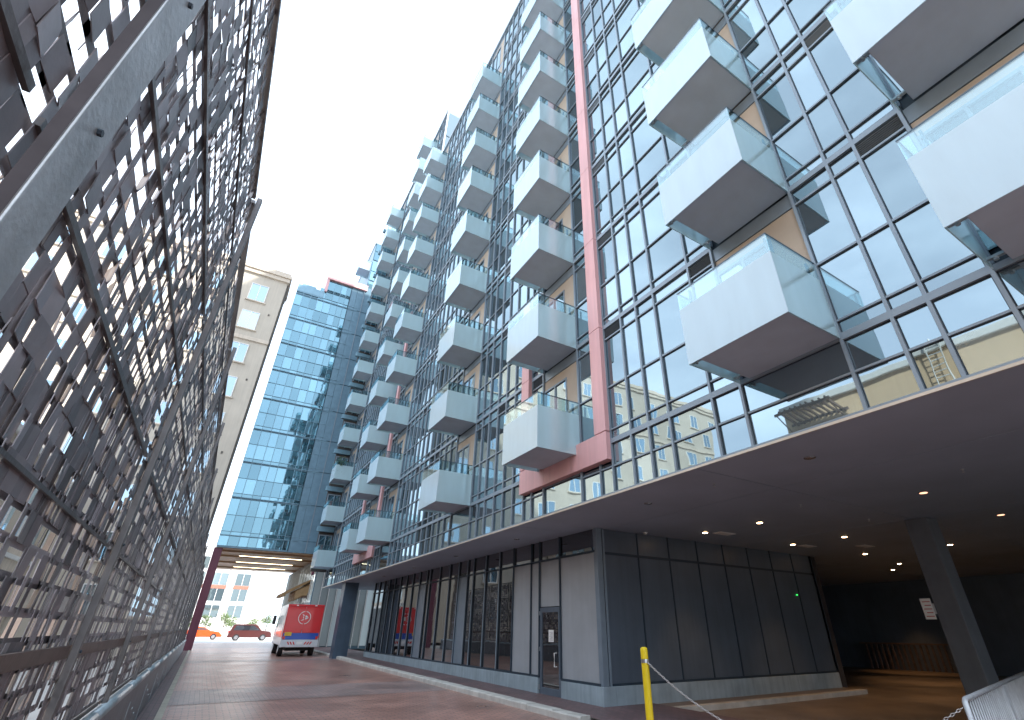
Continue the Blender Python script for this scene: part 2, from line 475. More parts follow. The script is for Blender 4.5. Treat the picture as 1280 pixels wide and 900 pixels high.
# darker grey brick bands crossing the lane
for k, (a, b) in enumerate(((15.2, 18.2), (30.0, 31.6), (38.5, 60))):
    sheet('paving_band', -0.18, 6.5, [a, (a + b) / 2, b], .004, 'roadgrey')
# kerb: separate stones
for k in range(54):
    a = 2.0 + k * 1.0
    if 2 <= a < 9.0: continue
    z = gz(a + .5)
    m = MB(); m.prism([(6.56, -.05), (6.56, .10), (6.585, .125), (6.80, .128), (6.80, -.05)], a + .006, a + .994, 'y')
    o = m.build('kerb_stone', 'kerb'); o.location.z = z; o['kind'] = 'structure'
# kerb along the garage wall with the lit walk behind it
g = MB(); g.box(6.9, 17.2, 9.22, 9.42, -.05, .12); g.build('kerb', 'kerb', kind='structure')
g = MB(); g.box(7.0, 17.2, 9.42, 9.97, -.05, .115); g.build('walkway', 'asphalt', kind='structure')
g = MB(); g.box(6.60, 60, -14, 9.22, -.05, .006); g.build('driveway', 'asphalt', kind='structure')
g = MB(); g.box(17.2, 60, 9.22, 30, -.05, .006); g.build('garage_floor', 'asphalt', kind='structure')

# ================================================================== RESIDENTIAL BUILDING
XF = 6.2           # glass plane
H = 2.77
Z0 = 5.0
YN = -8.0
bld = thing('apartment_building', 'glass clad apartment block with stacked balconies and salmon frame overhanging the lane', 'building', (XF, 10, 0))


def part(m, name, mats, **k):
    o = m.build(name, mats, bld, **k)
    o.matrix_parent_inverse = Matrix.Translation((-XF, -10, 0))
    return o


def pinst(name, me, loc, **k):
    o = inst(name, me, loc, bld, **k)
    o.matrix_parent_inverse = Matrix.Translation((-XF, -10, 0))
    return o


BAYS = [(-3.97, -2.39), (-0.78, 0.80), (2.40, 3.98), (8.15, 9.70), (13.95, 15.52), (22.35, 23.90), (25.85, 27.40), (34.45, 36.0)]
MUL = [-8, -5.4, -4.5, -3.97, -2.39, -1.8, -1.35, -.78, .80, 1.40, 1.79, 2.40, 3.98, 4.53, 5.48, 6.01, 6.50, 7.10, 7.50, 8.15, 9.70, 10.27, 10.67, 11.25, 11.81, 12.35, 12.95, 13.45, 13.95,
       15.52, 16.1, 16.65, 17.2, 17.75, 18.35, 18.95, 19.5, 20.05, 20.6, 21.2, 21.8, 22.35, 23.90, 24.4, 24.85, 25.2, 25.85, 27.40, 28.0, 28.4, 28.72, 29.3, 29.9, 30.5, 31.1, 31.7, 32.3, 32.9, 33.5, 34.45, 36.0, 36.6]
ROOF1 = Z0 + 10 * H          # 32.7
ROOF2 = Z0 + 12 * H + .1     # 38.3


def top_of(y):
    return 10 if y < 24.15 else 12


# solid core behind the glass, built in two heights
m = MB(); m.box(XF + .06, 22, YN, 24.15, 3.96, ROOF1 - .05); m.box(XF + .06, 22, 24.15, 36.6, 3.96, ROOF2 - .05); part(m, 'wall', 'gasket')
m = MB()
m.box(XF - .10, 22.1, YN, 24.14, ROOF1 - .05, ROOF1 + .22); m.box(XF - .10, 22.1, 24.15, 36.75, ROOF2 - .05, ROOF2 + .30)
part(m, 'roof_parapet', 'frame', bevel=.01)
# upper south face of the taller part
m = MB()
for i in range(10):
    m.box(XF + .05 + i * 1.2, XF + 1.17 + i * 1.2, 24.09, 24.13, ROOF1 + .25, ROOF1 + 2.6)
    m.box(XF + .05 + i * 1.2, XF + 1.17 + i * 1.2, 24.09, 24.13, ROOF1 + 2.7, ROOF2 - .1)
part(m, 'upper_glazing', 'glass')
m = MB(); m.box(XF - .06, XF + .02, 24.0, 24.14, ROOF1 + .2, ROOF2 + .25); part(m, 'corner_trim', 'white')

# glazing cells
cells = []     # (y0,y1,z0,z1,kind)
bayset = {a for a, b in BAYS}


def pinkcell(y0, y1, z0, z1):
    ym = (y0 + y1) / 2; zm = (z0 + z1) / 2
    if 7.1 < ym < 7.5 and zm > 4.6: return True
    if 10.27 < ym < 10.67 and 4.6 < zm < 10.6: return True
    if 7.1 < ym < 10.67 and 4.6 < zm < 5.2: return True
    if 24.85 < ym < 25.2 and 4.6 < zm < 19: return True
    if 28.4 < ym < 28.72 and 4.6 < zm < 10.6: return True
    if 24.85 < ym < 28.72 and 4.6 < zm < 5.2: return True
    return False


for i in range(len(MUL) - 1):
    y0, y1 = MUL[i], MUL[i + 1]
    inframe = (7.05 < y0 and y1 < 10.7) or (24.8 < y0 and y1 < 28.8)
    rows = [(3.97, 4.47 if not inframe else 4.56), (4.47 if not inframe else 4.62, 4.98)]
    for a, b in rows:
        cells.append((y0, y1, a, b, 'glass'))
    for k in range(top_of(y0)):
        z = Z0 + k * H
        if y0 in bayset:
            cells.append((y0, y1, z, z + 2.44, 'bay'))
            cells.append((y0, y1, z + 2.46, z + H - .04, 'spandrel'))
            continue
        cells.append((y0, y1, z + .05, z + .24, 'low'))
        cells.append((y0, y1, z + .26, z + 1.21, 'glass'))
        cells.append((y0, y1, z + 1.23, z + 2.43, 'glass'))
        cells.append((y0, y1, z + 2.46, z + H - .06, 'low' if i % 4 else 'louvre'))

glass = []
rest = {'glass': MB(), 'spandrel': MB()}
meshes = {}
camv = Vector((0, 0, EYE))
louv = []
for (y0, y1, z0, z1, kd) in cells:
    if pinkcell(y0, y1, z0, z1): continue
    if kd == 'bay': continue
    a, b = y0 + .015, y1 - .015
    w_, h_ = b - a, z1 - z0
    c = Vector((XF, (a + b) / 2, (z0 + z1) / 2)) - camv
    size = (w_ * h_) * abs(c.x) / c.length ** 3 * (1 if -.2 < (c.y) else .05)
    if kd == 'louvre':
        louv.append((a, b, z0, z1))
    elif kd == 'spandrel':
        q = MB(); q.box(XF - .005, XF + .05, a, b, z0, z1); part(q, 'spandrel_panel', 'spandrel')
    else:
        glass.append((size, a, b, z0, z1))
glass.sort(reverse=True)
for i, (s_, a, b, z0, z1) in enumerate(glass):
    if i < 300:
        key = (round(b - a, 3), round(z1 - z0, 3))
        if key not in meshes:
            q = MB(); q.box(0, .04, 0, key[0], 0, key[1]); meshes[key] = q.mesh('window_pane', 'glass')
        pinst('window_pane', meshes[key], (XF, a, z0))
    else:
        rest['glass'].box(XF, XF + .04, a, b, z0, z1)
part(rest['glass'], 'window_pane_field', 'glass')['kind'] = 'stuff'
m = MB()
for (a, b, z0, z1) in louv:
    m.box(XF + .02, XF + .05, a, b, z0, z1)
    n = 7 if a < 14 else 3
    for j in range(n):
        z = z0 + (j + .5) * (z1 - z0) / n
        m.obox((XF + .0, (a + b) / 2, z), (.018, 0, .010), (0, (b - a) / 2, 0), (.003, 0, -.004))
part(m, 'louvre_grille', 'louvre')
# mullions (one object each) with a darker gasket behind
for y in MUL:
    if y < -2: continue
    if y in (7.10, 7.50, 10.67): w_ = .03
    else: w_ = .042
    t = ROOF2 if y > 24.15 else ROOF1
    m = MB(); m.box(XF - .05, XF - .006, y - w_ / 2, y + w_ / 2, 3.95, t - .05); m.box(XF - .006, XF + .055, y - w_ / 2 - .012, y + w_ / 2 + .012, 3.95, t - .06, 1)
    part(m, 'mullion', ['frame', 'gasket'])
# horizontal rails, broken at the bays
spans = []
edges = sorted(sum([[a, b] for a, b in BAYS], []))
seg = [(YN, BAYS[0][0])] + [(BAYS[i][1], BAYS[i + 1][0]) for i in range(len(BAYS) - 1)] + [(36.0, 36.6)]


def rail(y0, y1, z, h, pro=.055):
    pro *= .7
    m = MB(); m.box(XF - pro, XF - .006, y0, y1, z - h / 2, z + h / 2); m.box(XF - .006, XF + .052, y0, y1, z - h / 2 - .014, z + h / 2 + .014, 1)
    return m


for k in range(12):
    for (a, b) in seg:
        if b < -1 or (k >= 10 and b < 24.2): continue
        a_ = max(a, 24.15) if k >= 10 else a
        z = Z0 + k * H
        for dz, h in ((.0, .10), (.25, .03), (1.22, .035), (2.44, .035)):
            part(rail(a_, b, z + dz, h, .07 if dz == 0 else .05), 'rail', ['frame', 'gasket'])
for (a, b) in seg + BAYS:
    if b < -1: continue
    part(rail(a, b, 4.59 if 7.05 < (a + b) / 2 < 10.7 or 24.8 < (a + b) / 2 < 28.8 else 4.48, .03, .05), 'rail', ['frame', 'gasket'])
for (a, b) in BAYS:
    if b < -1: continue
    part(rail(a, b, 5.0, .08, .05), 'rail', ['frame', 'gasket'])
# salmon frames: proud panels with joints
def pinkbar(y0, y1, z0, z1):
    m = MB(); m.box(XF - .16, XF + .03, y0, y1, z0, z1); o = part(m, 'frame_panel', 'pink', bevel=.004)
for (y0, y1, zt) in ((7.11, 7.49, ROOF1 - .1), (10.28, 10.67, 10.54), (24.86, 25.2, 19), (28.4, 28.72, 10.54)):
    z = 5.22; k = 1
    while z < zt - .1:
        zn = min(Z0 + k * H, zt)
        pinkbar(y0, y1, z + .006, zn - .006); z = zn; k += 1
for (a, b) in ((7.11, 8.3), (8.3, 9.5), (9.5, 10.67), (24.86, 26.8), (26.8, 28.72)):
    pinkbar(a + .004, b - .004, 4.615, 5.205)

# bottom edge of the overhang and soffit
m = MB(); m.box(XF - .09, XF + .06, YN, 36.6, 3.90, 3.955); part(m, 'edge_trim', 'frame')
m = MB(); m.box(XF - .11, XF - .088, YN, 36.6, 3.885, 3.92); part(m, 'highlight_trim', 'trim')  # cream colour paints the warm reflected highlight along this edge
m = MB()
xs = [XF - .08, 8.28, 13.27, 22, 34, 60]
ysf = [-14, 5.04, 10.9, 36.6]
for i in range(5):
    for j in range(3):
        if i > 1 and j == 2 and False: continue
        x0, x1, y0, y1 = xs[i], xs[i + 1], ysf[j], ysf[j + 1]
        m.box(x0 + .012 * (i > 0), x1 - .012, y0 + .012, y1 - .012, 3.895, 3.95)
part(m, 'soffit_panel', 'soffit')
m = MB(); m.box(XF, 60, -14, 36.6, 3.951, 3.958); part(m, 'soffit_backing', 'gasket')

# ---------------- ground floor
XW = 7.95
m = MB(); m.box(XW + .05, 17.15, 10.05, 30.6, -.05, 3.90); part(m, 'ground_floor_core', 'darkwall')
# storefront cells: (y0,y1,kind)
store = [(10.12, 11.60, 'panel'), (11.62, 12.64, 'door'), (12.66, 13.10, 'panel'), (13.12, 14.18, 'panel'), (14.22, 15.13, 'glass'), (15.15, 16.16, 'glass'), (16.18, 17.16, 'glass'), (17.18, 17.68, 'glass'),
         (17.70, 18.50, 'lightpanel'), (18.52, 19.40, 'glass'), (19.42, 20.46, 'glass'), (20.48, 21.58, 'glass'), (21.60, 22.00, 'glass'), (22.02, 22.9, 'lightpanel')]
y = 22.92
while y < 30.3:
    store.append((y, y + .92, 'glass')); y += .94
pan = 0
for (a, b, kd) in store:
    mm = 'glass_store' if kd == 'glass' else 'panelwall'
    q = MB()
    if kd == 'door':
        q.box(XW, XW + .04, a, b, 2.16, 3.32); part(q, 'wall_panel', 'panelwall')
    elif kd == 'glass':
        q.box(XW, XW + .04, a, b, .55, 3.32); part(q, 'storefront_pane', mm)
    else:
        q.box(XW - .01, XW + .04, a, b, .55, 3.32); part(q, 'wall_panel', mm if kd == 'panel' else 'spandrel', bevel=.004)
    q = MB(); q.box(XW, XW + .04, a, b, 3.37, 3.89); part(q, 'transom_pane', 'glass_store')
    q = MB(); q.box(XW - .05, XW + .045, b, b + .02, .53, 3.895); q.box(XW - .055, XW - .04, b - .012, b + .032, .53, 3.895, 1)
    part(q, 'storefront_mullion', ['gasket', 'frame' if kd in ('glass', 'lightpanel') else 'gasket'])
m = MB(); m.box(XW - .04, XW + .045, 10.05, 30.6, 3.32, 3.37); part(m, 'transom_rail', 'gasket')
m = MB(); m.box(XW - .055, XW + .045, 12.66, 30.6, .50, .55); m.box(XW - .055, XW + .045, 10.05, 11.60, .50, .55); part(m, 'sill', 'gasket')
m = MB(); m.box(XW - .07, XW + .3, 12.68, 30.6, -.05, .50); m.box(XW - .07, XW + .3, 9.93, 11.58, -.05, .50); part(m, 'plinth', 'plinth', bevel=.01)
# corner post
m = MB(); m.box(XW - .03, XW + .14, 9.96, 10.10, .50, 3.895); m.box(XW + .17, XW + .23, 9.96, 10.0, .5, 3.895); part(m, 'corner_post', 'spandrel', bevel=.006)
# door
door = MB(); dz = .10
door.box(XW - .03, XW + .03, 11.63, 11.73, dz, 2.14); door.box(XW - .03, XW + .03, 12.53, 12.63, dz, 2.14)
door.box(XW - .03, XW + .03, 11.73, 12.53, 2.02, 2.14); door.box(XW - .03, XW + .03, 11.73, 12.53, dz, .30)
do = part(door, 'door', 'panelgar', bevel=.004)
m = MB(); m.box(XW - .004, XW + .004, 11.73, 12.53, .30, 2.02); x = m.build('door_glass', 'glass_store', do)
m = MB(); m.tube([(XW - .03, 11.82, .78), (XW - .10, 11.82, .78), (XW - .10, 11.82, 1.08), (XW - .03, 11.82, 1.08)], .018, 8); m.build('handle', 'white', do)
m = MB(); m.box(XW - .009, XW - .005, 11.98, 12.22, 1.32, 1.60); m.build('notice', 'paper', do)
m = MB()
for j in range(7): m.box(XW - .011, XW - .0095, 12.01, 12.18 - .03 * (j % 3), 1.36 + j * .03, 1.367 + j * .03)
m.build('notice_print', 'ink', do)
m = MB()
for z in (.25, 1.1, 1.95): m.box(XW - .05, XW - .03, 12.62, 12.65, z, z + .1)
m.build('hinge', 'steel', do)
m = MB(); m.box(XW - .07, XW + .2, 11.6, 12.66, -.05, .095); part(m, 'threshold', 'kerb')
# garage side wall facing the camera
x = 8.20; k = 0
gw = 1.14
while x < 17.0:
    q = MB(); q.box(x, x + gw - .03, 10.0, 10.05, .55, 3.28); part(q, 'garage_wall_panel', 'panelgar')
    q = MB(); q.box(x, x + gw - .03, 10.0, 10.05, 3.34, 3.89); part(q, 'garage_wall_panel', 'panelgar')
    q = MB(); q.box(x + gw - .03, x + gw, 9.975, 10.05, .53, 3.89); part(q, 'garage_wall_joint', 'gasket')
    x += gw
m = MB(); m.box(8.2, 17.15, 9.98, 10.05, 3.28, 3.34); m.box(8.2, 17.15, 9.96, 10.05, .50, .55); part(m, 'garage_wall_rail', 'gasket')
m = MB(); m.box(XW + .302, 17.2, 9.93, 10.2, -.05, .50); part(m, 'garage_plinth', 'plinth', bevel=.01)
# dark garage beyond
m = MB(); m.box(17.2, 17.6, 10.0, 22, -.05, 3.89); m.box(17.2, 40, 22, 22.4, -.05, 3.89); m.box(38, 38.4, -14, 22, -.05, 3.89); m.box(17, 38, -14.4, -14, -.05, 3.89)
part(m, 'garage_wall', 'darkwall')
m = MB(); m.box(24, 24.4, 14.6, 16, -.05, 3.89); m.box(29.5, 29.8, 6.5, 22, -.05, 3.89); part(m, 'garage_inner_wall', 'panelgar')
# inner railing lit by lamps
m = MB()
for k in range(20): m.box(28.66, 28.72, 10.2 + k * .24, 10.28 + k * .24, .05, 1.1)
m.box(28.64, 28.74, 10.1, 15.1, 1.1, 1.16); part(m, 'garage_railing', 'rustrail')
# blue-grey column at the north end of the overhang
m = MB(); m.box(6.35, 7.1, 30.9, 31.7, .1, 3.9); part(m, 'end_column', 'bluecol', bevel=.02)
# concrete piers
for (px, py, w1, w2) in ((13.25, 4.75, .55, .45), (20.6, 4.75, .9, .45), (27.5, 4.75, .6, .45)):
    m = MB(); m.box(px, px + w1, py, py + w2, 0, 3.89); part(m, 'garage_pillar', 'pillar', bevel=.015)

# ---------------- balconies
def make_balcony(L=1.57, D=1.17):
    """origin at the facade, near end, underside; x negative towards the lane"""
    root = MB()
    root.box(-D + .03, 0, .03, L - .17, .02, .19)
    slab = root.build('balcony', 'slab', bevel=.006)
    m = MB(); m.box(-D, -D + .014, 0, L, 0, .97); m.build('frosted_panel', 'frost', slab)
    m = MB(); m.box(-D, -D + .014, 0, L, .97, 1.27); m.build('clear_panel', 'clear', slab)
    m = MB(); m.box(-D + .016, -.01, 0, .014, 0, .97); m.build('side_panel', 'frost_side', slab)
    m = MB(); m.box(-D + .016, -.01, 0, .014, .97, 1.27); m.build('side_clear_panel', 'clear', slab)
    m = MB(); m.box(-D + .016, -.01, L - .014, L, 0, .97); m.build('side_panel', 'frost_side', slab)
    m = MB(); m.box(-D + .016, -.01, L - .014, L, .97, 1.27); m.build('side_clear_panel', 'clear', slab)
    m = MB()
    m.box(-D - .004, -D + .02, -.004, L + .004, 1.27, 1.285); m.box(-D + .02, 0, -.004, .02, 1.27, 1.285); m.box(-D + .02, 0, L - .02, L + .004, 1.27, 1.285)
    m.build('handrail', 'railm', slab)
    m = MB()
    for y in (.05, L - .2):
        for x in (-D + .03, -.20):
            m.box(x, x + .05, y - .012, y + .012, .2, 1.24)
    m.box(-D + .015, -D + .03, .02, L - .15, .03, .05)
    m.build('baluster', 'railm', slab)
    m = MB()
    for x in (-D + .05, -.22):
        m.box(x, x + .05, L - .17, L - .016, .03, .06); m.tube([(x + .025, L - .09, .0), (x + .025, L - .09, .05)], .022, 8)
        m.box(x, x + .05, .016, .03, .03, .07)
    for y in (.10, L - .3):
        m.box(-D + .014, -D + .032, y, y + .05, .03, .08)
    m.build('bracket', 'steel', slab)
    return slab


bal = make_balcony()
bal.parent = bld
first = True
tops = {BAYS[1]: 9, BAYS[2]: 9, BAYS[3]: 9, BAYS[4]: 8, BAYS[5]: 9, BAYS[6]: 11, BAYS[7]: 11}
for bay, kt in tops.items():
    for k in range(kt + 1):
        z = Z0 + k * H - .02
        if bay is BAYS[1] and k == 0: pass
        o = bal if first else copy_tree(bal)
        if not first: o.parent = bld
        first = False
        o.matrix_parent_inverse = Matrix.Translation((-XF, -10, 0))
        o.location = (XF - .005, bay[0], z)
# door walls behind the balconies
for bay in BAYS[1:]:
    a, b = bay
    kt = top_of(a)
    mw = MB(); md = MB(); mf = MB()
    for k in range(kt):
        z = Z0 + k * H
        mw.box(XF - .0, XF + .05, a + .02, a + .50, z + .06, z + 2.44)
        md.box(XF + .015, XF + .05, a + .53, b - .02, z + .25, z + 2.15)
        mw.box(XF - .0, XF + .05, a + .50, b - .02, z + 2.18, z + 2.44)
        mf.box(XF - .02, XF + .012, a + .50, a + .54, z + .06, z + 2.18); mf.box(XF - .02, XF + .012, b - .05, b - .02, z + .06, z + 2.18)
        mf.box(XF - .015, XF + .012, (a + b) / 2 + .24, (a + b) / 2 + .28, z + .06, z + 2.18)
        mf.box(XF - .02, XF + .012, a + .54, b - .05, z + 2.13, z + 2.18)
    part(mw, 'balcony_wall', 'tanwall'); part(md, 'balcony_door_glass', 'glass'); part(mf, 'balcony_door_frame', 'spandrel')

# recessed return at the north end with south-facing windows
m = MB(); m.box(5.22, 6.25, 36.9, 37.15, 4.9, 34.5); part(m, 'return_wall', 'darkbrown')
m = MB(); m.box(6.25, 9, 36.66, 37.3, 3.96, ROOF2); part(m, 'end_wall', 'gasket')
m = MB(); mf = MB(); ms = MB()
for k in range(11):
    z = Z0 + k * H
    m.box(5.30, 6.05, 36.84, 36.88, z + .3, z + 2.15)
    for x in (5.24, 5.66, 6.05): mf.box(x, x + .05, 36.78, 36.86, z + .2, z + 2.2)
    mf.box(5.24, 6.10, 36.79, 36.86, z + 2.15, z + 2.22); mf.box(5.24, 6.10, 36.79, 36.86, z + 1.2, z + 1.25)
    ms.box(5.0, 6.12, 36.6, 36.88, z + 2.4, z + 2.72)
part(m, 'return_window', 'glass_far'); part(mf, 'return_window_frame', 'frame'); part(ms, 'return_spandrel', 'frame_far')

# ================================================================== DOWNLIGHTS
def lamp_thing(x, y, kind, lab, grp, e=0):
    t = thing('recessed_downlight', lab, 'ceiling light', (x, y, 3.895), 0, grp)
    m = MB(); m.tube([(0, 0, .0), (0, 0, -.012)], .085, 16); m.build('trim_ring', 'lampoff', t)
    m = MB(); m.tube([(0, 0, -.012), (0, 0, -.018)], .062, 16); m.build('lens', kind, t)
    if e:
        l = bpy.data.lights.new('downlight_beam', 'SPOT'); l.energy = e; l.spot_size = R(72); l.spot_blend = .6; l.color = (1, .55, .25); l.shadow_soft_size = .05
        o = bpy.data.objects.new('downlight_beam', l); o.location = (0, 0, -.05); COL.objects.link(o); o.parent = t


lit = [(14.36, 7.18), (14.43, 8.75), (10.75, 7.22), (10.72, 8.85), (18.24, 6.2), (21.9, 9.25), (23.9, 10.4), (18.2, 8.6)]
for i, (x, y) in enumerate(lit):
    lamp_thing(x, y, 'lampon', 'glowing warm recessed downlight deep under the dark garage ceiling', 'glowing downlights under the overhang', 50 if i > 3 else 30)
for (x, y) in ((10.81, 3.77), (14.35, 3.75)):
    lamp_thing(x, y, 'lampdim', 'dim orange recessed downlight near the outer edge of the garage ceiling', 'dim downlights near the pillar')
for (x, y) in ((7.16, 7.24), (7.11, 3.72), (7.1, 12.6), (7.1, 17), (7.1, 21.5), (7.1, 26)):
    lamp_thing(x, y, 'lampoff', 'unlit round recessed downlight in the strip of ceiling along the facade edge', 'unlit downlights along the facade edge')
for i, (x, y) in enumerate(((28.2, 12.6), (27.2, 7.0))):
    l = bpy.data.lights.new('inner_lamp', 'SPOT'); l.energy = 55; l.spot_size = R(70); l.spot_blend = .7; l.color = (1, .5, .2); l.shadow_soft_size = .1
    o = bpy.data.objects.new('inner_lamp', l); o.location = (x, y, 3.7); COL.objects.link(o); o.parent = bld
    o.matrix_parent_inverse = Matrix.Translation((-XF, -10, 0))
for i, (x, y, lab) in enumerate(((11.27, 8.68, 'pale square ceiling vent nearest the corner of the grey wall'), (15.09, 8.72, 'pale square ceiling vent in the middle beside the row of lamps'), (16.52, 7.74, 'pale square ceiling vent nearest the pillar'))):
    t = thing('ceiling_vent', lab, 'vent', (x, y, 3.895), 0, 'ceiling vents in the garage soffit')
    m = MB(); m.box(-.30, .30, -.14, .14, -.012, 0); m.build('vent_frame', 'white', t)
    m = MB()
    for j in range(8): m.box(-.27, .27, -.12 + j * .032, -.105 + j * .032, -.018, -.0125)
    m.build('vent_slats', 'white', t)
t = thing('ceiling_sensor', 'small white domed sensor where the ceiling meets the garage wall', 'sensor', (9.42, 9.75, 3.895))
m = MB(); m.tube([(0, 0, 0), (0, 0, -.03), (0, 0, -.055)], [.06, .055, .02], 14); m.build('dome', 'white', t, smooth=True)
m = MB(); m.tube([(0, 0, .0), (0, 0, -.006)], .075, 14); m.build('base_ring', 'paper', t)
m = MB(); m.box(16.0, 16.03, 9.96, 9.99, 2.62, 2.65); o = m.build('indicator_light', 'greenled', label='tiny green indicator light on the dark garage wall', category='indicator')
for (x, y) in ((7.1, 5.5), (9.84, 5.6), (12.5, 5.6), (9.7, 2.75)):
    t = thing('sprinkler_head', 'tiny pendant sprinkler head hanging from the plain grey ceiling', 'sprinkler', (x, y, 3.895), 0, 'sprinkler heads in the garage ceiling')
    m = MB(); m.tube([(0, 0, 0), (0, 0, -.03)], .012, 8); m.build('stem', 'steel', t)
    m = MB(); m.tube([(0, 0, -.045), (0, 0, -.05)], .022, 10); m.tube([(0, 0, -.005), (0, 0, 0)], .03, 10); m.build('deflector', 'steel', t)
t = thing('pillar_sign', 'small white notice with red print fixed to the garage pillar', 'sign', (13.24, 5.33, 2.05))
m = MB(); m.box(0, .03, -.14, -.07, -.1, .1); m.build('sign_bracket', 'steel', t)
m = MB(); m.box(-.006, 0, -.10, .10, -.20, .20); m.build('board', 'paper', t)
m = MB()
for j in range(5): m.box(-.009, -.0065, -.08, .07 - .03 * (j % 2), -.15 + j * .07, -.135 + j * .07)
m.build('sign_print', 'redink', t)

# ================================================================== FAR TEAL GLASS BUILDING over the lane
YF = 43.2
far = thing('bridge_building', 'teal glass tower bridging the lane on a maroon column', 'building', (2.5, YF, 0))


def fpart(m, name, mats, **k):
    o = m.build(name, mats, far, **k); o.matrix_parent_inverse = Matrix.Translation((-2.5, -YF, 0)); return o


XL, XR = -.57, 5.05
ZB = 6.72
m = MB(); m.box(XL + .02, 6.0, YF + .06, 60, ZB + .02, 30.6); m.box(1.75, 6.0, YF + .06, 58, 30.6, 32.9); fpart(m, 'wall', 'panel_far')
fx = [XL, .05, .75, 1.35, 1.95, 2.6, 3.2, 3.72, 4.14]
fl = [7.55 + H * k for k in range(9)]
mg = []
for k, z in enumerate([7.55 + H * k for k in range(9)]):
    for i in range(len(fx) - 1):
        a, b = fx[i] + .02, fx[i + 1] - .02
        if z > 29.5 and b < 1.7: continue
        for (p, q) in ((.04, .26), (.30, 1.43), (1.47, 2.63)):
            if z + q > 30.5 and b < 1.7: continue
            if z + q > 32: continue
            mg.append((a, b, z + p, z + q))
for i in range(len(fx) - 1):
    mg.append((fx[i] + .02, fx[i + 1] - .02, ZB + .12, 7.5))
for i in range(4, 8):
    mg.append((fx[i] + .02, fx[i + 1] - .02, 30.75, 32.1))
pm = {}
for (a, b, z0, z1) in mg:
    key = (round(b - a, 3), round(z1 - z0, 3))
    if key not in pm:
        q = MB(); q.box(0, key[0], 0, .04, 0, key[1]); pm[key] = q.mesh('window_pane', 'glass_far')
    o = inst('window_pane', pm[key], (a, YF, z0), far); o.matrix_parent_inverse = Matrix.Translation((-2.5, -YF, 0))
for x in fx + [4.14]:
    m = MB(); m.box(x - .018, x + .018, YF - .06, YF + .05, ZB + .04, 30.6 if x < 1.9 else 32.3); fpart(m, 'mullion', 'frame_far')
for k in range(9):
    z = 7.55 + H * k
    for dz, h in ((0, .05), (.28, .025), (1.45, .025), (2.66, .03)):
        if z + dz > 30.5: continue
        m = MB(); m.box(XL, XR, YF - .05, YF + .052, z + dz - h / 2, z + dz + h / 2); fpart(m, 'rail', 'frame_far')
# solid panel column on its right with vertical seams and dark opening panes
for k in range(9):
    z = 7.55 + H * k
    m = MB(); m.box(4.16, 4.72, YF - .02, YF + .055, z + .04, z + H - .04); fpart(m, 'cladding_panel', 'panel_far')
    m = MB(); m.box(4.74, 6.2, YF - .03, YF + .055, z + .04, z + H - .04); fpart(m, 'cladding_panel', 'panel_far')
m = MB(); m.box(4.16, 6.2, YF - .02, YF + .055, ZB + .04, 7.55); m.box(XL, 6.2, YF - .04, YF + .06, ZB - .02, ZB + .10); fpart(m, 'base_panel', 'panel_far')
m = MB(); m.box(5.36, 5.42, YF - .12, YF + .05, ZB, 32.3); fpart(m, 'corner_trim', 'frame')
m = MB(); m.box(XL - .02, 1.8, YF - .05, YF + .3, 29.9, 30.75); fpart(m, 'parapet', 'frame_far')
m = MB(); m.box(XL + .3, 1.0, YF + .5, YF + 3, 30.6, 31.3); fpart(m, 'roof_plant', 'frame_far')
m = MB(); m.box(2.9, 4.3, YF + .6, YF + 2, 32.9, 33.5); fpart(m, 'roof_plant', 'frame_far')
m = MB(); m.box(1.72, 5.6, YF - .25, YF + .3, 32.3, 32.95); m.box(1.72, 1.95, YF - .2, YF + 6, 30.75, 32.95); fpart(m, 'roof_band', 'pink')
# underside with three tube lights, maroon column
m = MB(); m.box(XL, 8, YF + .1, 60, ZB - .05, ZB + .01)
for y in (44.4, 47.6, 52.3, 57): m.box(XL, 8, y, y + .12, ZB - .16, ZB - .05)
fpart(m, 'underside', 'woodsof')
for y, a, b in ((45.7, 1.0, 5.7), (50.3, 1.0, 5.6), (54.6, 1.0, 5.5)):
    m = MB(); m.box(a, b, y - .11, y + .11, ZB - .24, ZB - .16); lo_ = fpart(m, 'lamp_housing', 'trim')
    m = MB(); m.box(a + .1, b - .1, y - .07, y + .07, ZB - .252, ZB - .241); m.build('lamp_tube', 'tube', lo_)
m = MB(); m.box(-.66, -.13, YF + .1, YF + .7, .1, ZB - .03); fpart(m, 'support_column', 'maroon', bevel=.02)

# taller block behind it with one balcony
blk = thing('rear_block', 'tall blue glass block rising behind the teal tower, topmost balcony on its side', 'building', (9, 50, 0))
def bpart(m, name, mats): 
    o = m.build(name, mats, blk); o.matrix_parent_inverse = Matrix.Translation((-9, -50, 0)); return o
m = MB(); m.box(5.5, 14, 43.6, 58, ZB + .2, 39.3); bpart(m, 'wall', 'panel_far')
for k in range(4):
    z = 28.6 + k * H
    for i in range(4):
        m = MB(); m.box(5.6 + i * .8, 6.34 + i * .8, 43.52, 43.59, z + .1, z + 1.25); m.box(5.6 + i * .8, 6.34 + i * .8, 43.52, 43.59, z + 1.35, z + 2.6); bpart(m, 'window_pane', 'glass_far')
m = MB(); m.box(5.45, 14, 43.5, 58, 39.3, 39.6); bpart(m, 'roof_edge', 'frame')
o = copy_tree(bal); o.parent = blk; o.matrix_parent_inverse = Matrix.Translation((-9, -50, 0)); o.location = (5.5, 43.7, 35.5)

